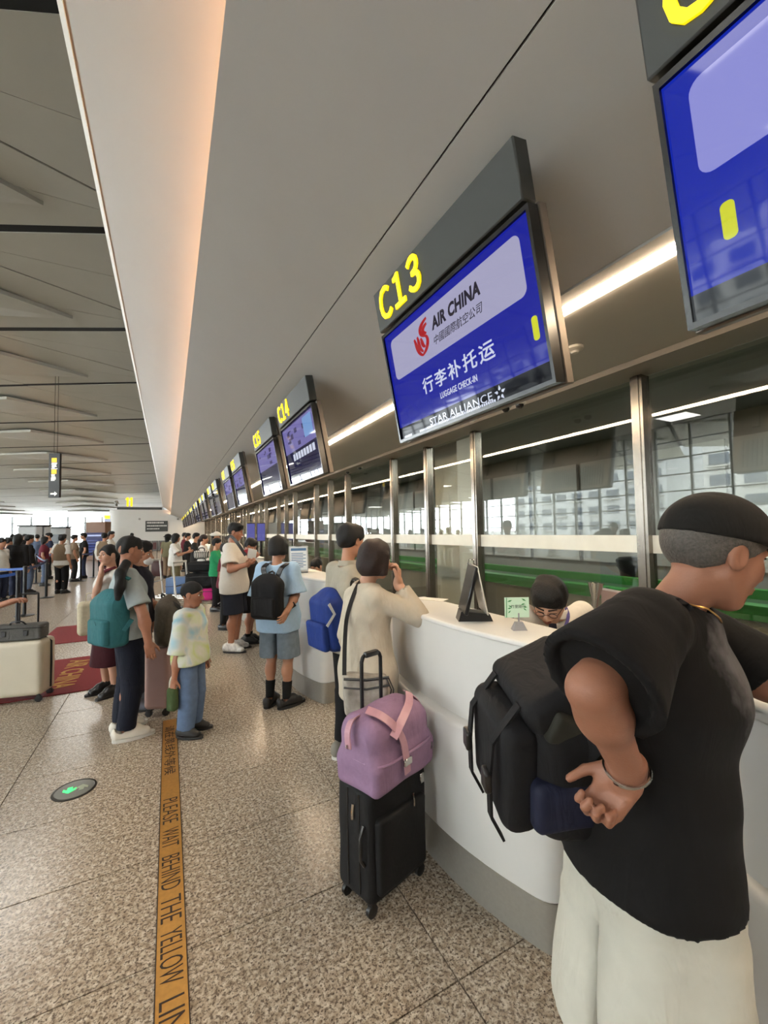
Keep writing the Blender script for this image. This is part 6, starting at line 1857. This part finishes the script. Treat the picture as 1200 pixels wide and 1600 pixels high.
# ------------------------------------------------------------------ crowd
C_VEST = cloth('tan_vest', (116, 98, 78), .06); C_BLKTR = cloth('black_trousers', (16, 16, 18))
C_CW = cloth('crowd_white', (206, 204, 198)); C_CG = cloth('crowd_green', (36, 128, 84)); C_CN = cloth('crowd_navy', (40, 46, 66)); C_CM = cloth('crowd_maroon', (96, 36, 48)); C_CK = cloth('crowd_black', (28, 27, 28)); C_CO = cloth('crowd_olive', (112, 108, 84)); C_CJ = cloth('crowd_jean', (84, 96, 118)); C_CT = cloth('crowd_taupe', (128, 110, 92))
def extra(label, u, d, h, face, top, bot, hair=('short', 'black'), sleeve=.7, female=False, J=None, head=(0, 0, 0), ground=None, loose=.022, res=.02, kind=None, **kw):
    p = at(u, 850, d); p[2] = 0
    return person(label, h, p, face, J=J, head=head, top=dict(mat=top, sleeve=sleeve, loose=loose, hem=.5, res=res), bottom=dict(mat=bot, len=1.93 if kind != 'shorts' else .95, loose=.018, res=res), hair=hair, shoes=dict(mat=M_BLKPLAST), female=female, low=True, res=res, **kw)
def vest_on(t, m):
    root, j, HR, toL, hh_ = t
    S = Soft(); s = V3(1, 0, 0); h = j['head'][2] / .93 * 1.24
    S.econe(j['pel'] + V3(0, 0, -.01), j['waist'], V3(.100, .078) * h, V3(.098, .08) * h, s, .03).econe(j['waist'], j['chest'], V3(.098, .08) * h, V3(.100, .084) * h, s, .03).econe(j['chest'], j['chest'] + V3(0, 0, .055) * h, V3(.100, .084) * h, V3(.085, .06) * h, s, .03)
    S.cone(j['neck'] + V3(0, .08, -.10), j['neck'] + V3(0, .03, .02), .015 * h, .05 * h, 0, 's')
    S.build('vest', m, root, .016)
v1 = extra('man in a tan vest over white shirt resting a hand on a queue post', 97, 11.6, 1.62, 62, C_CW, C_BLKTR, J=dict(le=(-.17, .02, .66), lw=(-.24, .10, .57)), sleeve=.75, bw=1.12, res=.015); vest_on(v1, C_VEST)
v2 = extra('man in a tan vest over white shirt turned away near the white end wall', 163, 13.5, 1.66, 75, C_CW, C_BLKTR, sleeve=1.8, bw=1.1, res=.017); vest_on(v2, C_VEST)
extra('man in white shirt standing just beyond the farther tan vest', 173, 15.0, 1.72, -10, C_CW, C_BLKTR)
extra('person with a white sleeve at the far left picture edge in the queue', 2, 10.2, 1.55, -30, C_CW, C_CN)
extra('person in navy tee in the queue at the picture edge', 13, 11.4, 1.56, 40, C_CN, C_CK)
extra('dark-haired person in a dark coat in the queue', 28, 10.6, 1.66, 80, C_CK, C_CN, hair=('long', 'black'), female=True, sleeve=1.8)
extra('person in a black jacket in the queue left of the tan vest', 45, 11.8, 1.63, 30, C_CK, C_CJ, hair=('tousled', 'black'), sleeve=1.8)
extra('woman in maroon top in the queue beside the man in the tan vest', 69, 13.4, 1.58, 10, C_CM, C_CJ, hair=('long', 'black'), female=True)
extra('tall dark-haired person behind the woman in maroon', 77, 15.5, 1.70, 200, C_CN, C_CK)
extra('person in a taupe shirt behind the man in the tan vest', 116, 14.5, 1.62, 20, C_CT, C_CK)
extra('person in black with a cap at the far desk', 131, 15.5, 1.68, 190, C_CK, C_CN, sleeve=.7, J=dict(re=(.13, .06, .66), rw=(.1, .17, .63)))
extra('person in grey far back in the queue', 58, 18.5, 1.66, 100, C_CJ, C_CK)
extra('person in olive far back in the queue', 20, 17.0, 1.68, 60, C_CO, C_CK)
extra('person in white far back near the far windows', 100, 20.0, 1.66, 60, C_CW, C_CJ)
extra('person in dark clothes far back by the far windows', 38, 21.0, 1.7, 0, C_CK, C_CJ)
extra('traveller in dark clothes beyond the masked man before the white end wall', 206, 22.0, 1.66, 80, C_CK, C_CK)
# along the counters
fwd_arms = dict(re=(.12, .07, .64), rw=(.08, .20, .66), le=(-.12, .07, .64), lw=(-.08, .20, .66))
hw = extra('woman in olive top and black hat walking beside a maroon suitcase', 262, 15.0, 1.58, 60, C_CO, C_CT, hair=('long', 'black'), female=True)
Soft().ell(hw[1]['head'] + V3(0, 0, .045), (.115, .125, .09), None, 0).ell(hw[1]['head'] + V3(0, 0, .03), (.17, .18, .018), None, .01).build('hat', C_CK, hw[0], .014)
extra('woman with long black hair in a loose white tee at the far counters', 274, 10.8, 1.60, -15, C_CW, C_CO, hair=('long', 'black'), female=True, loose=.04, J=dict(re=(.13, .08, .66), rw=(.09, .21, .70)), sleeve=.8, res=.014)
extra('person in maroon far along the counters', 288, 17.5, 1.62, -10, C_CM, C_CK, J=fwd_arms)
extra('person in white and black far along the counters', 293, 15.0, 1.60, -10, C_CK, C_CK, J=fwd_arms)
extra('person in black reaching onto a far counter', 306, 12.0, 1.60, -15, C_CK, C_CN, J=fwd_arms, sleeve=1.8)
extra('woman in a white blouse bending over the luggage cart', 318, 10.0, 1.56, -15, C_CW, C_CK, hair=('tied', 'brown'), female=True, sleeve=1.85, loose=.03, J=dict(re=(.13, .05, .64), rw=(.1, .15, .55)), res=.014)
wc_ = extra('person in a white cap behind the boy in green', 336, 10.6, 1.62, -20, C_CT, C_CK, sleeve=.7, res=.016)
Soft().ell(wc_[1]['head'] + V3(0, 0, .04), (.105, .125, .095), None, 0).ell(wc_[1]['head'] + V3(0, .12, .035), (.075, .075, .014), None, .01).cut(wc_[1]['head'] + V3(0, 0, .02), (0, 0, -1)).build('cap', C_CW, wc_[0], .012)
extra('boy in a bright green sweatshirt reaching towards the counter', 338, 8.6, 1.48, -20, C_CG, C_CK, sleeve=1.9, J=dict(re=(.12, .10, .64), rw=(.08, .25, .68)), res=.013)
extra('dark-haired person hidden between the boy in green and the man in white', 352, 7.0, 1.42, -20, C_CM, C_CK, res=.016)
mb_ = at(247, 880, 15.2)
ms = empty('suitcase', (mb_[0], mb_[1], 0), math.radians(-20), 'maroon suitcase beside the woman in the black hat', 'suitcase')
MB().rbox((-.2, -.13, .06), (.2, .13, .62), .05, 2).build('shell', mat('shell_maroon', (66, 26, 24), .4), ms)
MB().tube([(-.08, .1, .6), (-.08, .1, 1.0), (.08, .1, 1.0), (.08, .1, .6)], .01, 6).build('pull_handle', M_BLKMETAL, ms)
for x in (-.15, .15):
    for y in (-.09, .09): wheel(ms, x, y, .03)

# ------------------------------------------------------------------ far furniture of the hall
M_BROWN = mat('pillar_brown', (112, 78, 58), .5)
ip = at(154, 850, 27.0)
pl = empty('information_pillar', (ip[0], ip[1], 0), math.radians(-27 + 0), 'brown information pillar with a blue screen far across the hall', 'information pillar')
MB().rbox((-.62, -.3, 0), (.62, .3, 2.45), .02, 1).build('body', M_BROWN, pl)
MB().box((-.58, -.33, .3), (.58, -.30, 1.75)).build('screen', screen_mat('scr_info_blue', (34, 40, 92), 1.0, .2), pl)
MB().box((-.5, -.336, 1.52), (.5, -.33, 1.62)).build('heading_line', screen_mat('scr_info_white', (200, 210, 250), 1.0), pl)
for i in range(5):
    MB().box((-.5, -.336, .5 + i * .18), (.1 + .08 * (i % 3), -.33, .56 + i * .18)).build('text_line', screen_mat('scr_info_dim', (70, 84, 150), 1.0), pl)
sg = empty('hanging_board', tuple(at(167, 820, 27.5)), math.radians(-27), 'small yellow and blue board beside the brown pillar', 'sign')
MB().box((-.15, -.03, -.35), (.22, .03, .62)).build('panel', screen_mat('scr_board_white', (190, 200, 230), .9), sg)
MB().box((-.15, -.04, .40), (.22, -.03, .62)).build('header', M_NUM, sg)
for i, (u, v0, w, hgt, d, lb) in enumerate(((47, 850, 1.3, 2.3, 30., 'pale service kiosk far across the hall beside a dark opening'), (66, 850, .8, 2.3, 31., 'grey service kiosk far across the hall, second from the picture edge'), (92, 850, 1.5, 2.2, 33., 'wide pale service desk far across the hall behind the tan vest'))):
    p = at(u, v0, d)
    k = empty('service_kiosk', (p[0], p[1], 0), math.radians(-27), lb, 'kiosk')
    MB().rbox((-w / 2, -.3, 0), (w / 2, .3, hgt), .04, 1).build('cabinet', mat('kiosk_pale', (150, 152, 152), .5), k)
    MB().box((-w / 2 - .05, -.35, hgt), (w / 2 + .05, .35, hgt + .12)).build('roof', M_BLKPLAST, k)
    MB().box((-w * .4, -.32, 1.0), (w * .4, -.3, 1.7)).build('display', mat('kiosk_display', (60, 64, 70), .2), k)
# hanging direction sign
hp = at(86, 743, 16.5)
hs_ = empty('direction_sign', tuple(hp), math.radians(-27.4), 'tall black hanging direction sign with yellow squares and white arrow', 'sign')
MB().rbox((-.22, -.05, -.88), (.22, .05, .88), .01, 1).build('panel', mat('sign_black', (20, 20, 20), .5), hs_)
_wt = mat('sign_white', (235, 235, 228), .5, emit=(235, 235, 225), estr=.55); _yl = mat('sign_yellow', (240, 200, 40), .5, emit=(240, 200, 30), estr=.6)
for z in (.52, .06):
    MB().rbox((-.10, -.058, z), (.10, -.05, z + .17), .01, 1).build('yellow_square', _yl, hs_)
    mb = MB(); rnd = random.Random(int(z * 100) + 1)
    for q in range(6):
        mb.box((-.12 + .03 * rnd.random(), -.056, z - .05 - q * .045), (.02 + .11 * rnd.random(), -.05, z - .05 - q * .045 + .03))
    mb.build('lettering', _wt, hs_)
MB().prism([(-.13, -.70), (.03, -.70), (.03, -.64), (.14, -.73), (.03, -.82), (.03, -.76), (-.13, -.76)], 1, -.058, -.05).build('arrow', _wt, hs_)
_zt = roof_z(hp[1]) - hp[2]
for x in (-.05, .08):
    MB().tube([(x, 0, .88), (x, 0, _zt)], .008, 6).build('wire', M_BLKMETAL, hs_)
# yellow numerals above the end block
ye = empty('bay_sign', (-3.4, YEND + 1.5, 4.26), 0, 'tall yellow glowing numerals above the white end block', 'sign')
for i, x in enumerate((-.22, .1)):
    MB().prism([(x, 0), (x + .17, 0), (x + .17, .95), (x + .04, .95), (x - .10, .80), (x - .10, .70), (x, .76)], 1, -.06, .06).build('numeral', M_NUM, ye)
MB().box((-.4, -.05, -.06), (.4, .05, 0)).build('base', M_BLKMETAL, ye)
rc = empty('roof_camera', (-4.4, YEND + .8, 4.26), 0, 'grey camera dome on the rounded corner of the end block', 'camera')
MB().lathe([(.12, 0), (.12, .2), (.05, .3)], n=12).build('bracket', M_DARKSTEEL, rc)
MB().lathe([(.02, .28), (.16, .34), (.18, .46), (.08, .58)], n=14).build('dome', M_DARKSTEEL, rc)
# grey cabinets at the foot of the end wall
for i, x in enumerate((-1.75, -1.15, -.55)):
    k = empty('floor_cabinet', (x, YEND - .5, 0), 0, 'low grey cabinet at the foot of the end wall, %s of three' % ('leftmost', 'middle', 'rightmost')[i], 'cabinet')
    MB().rbox((-.28, -.25, 0), (.28, .25, .95), .02, 1).build('body', mat('cabinet_grey', (96, 96, 94), .5), k)
    MB().box((-.14, -.262, .15), (.14, -.25, .8)).build('door', mat('cabinet_red', (78, 40, 38), .5), k)
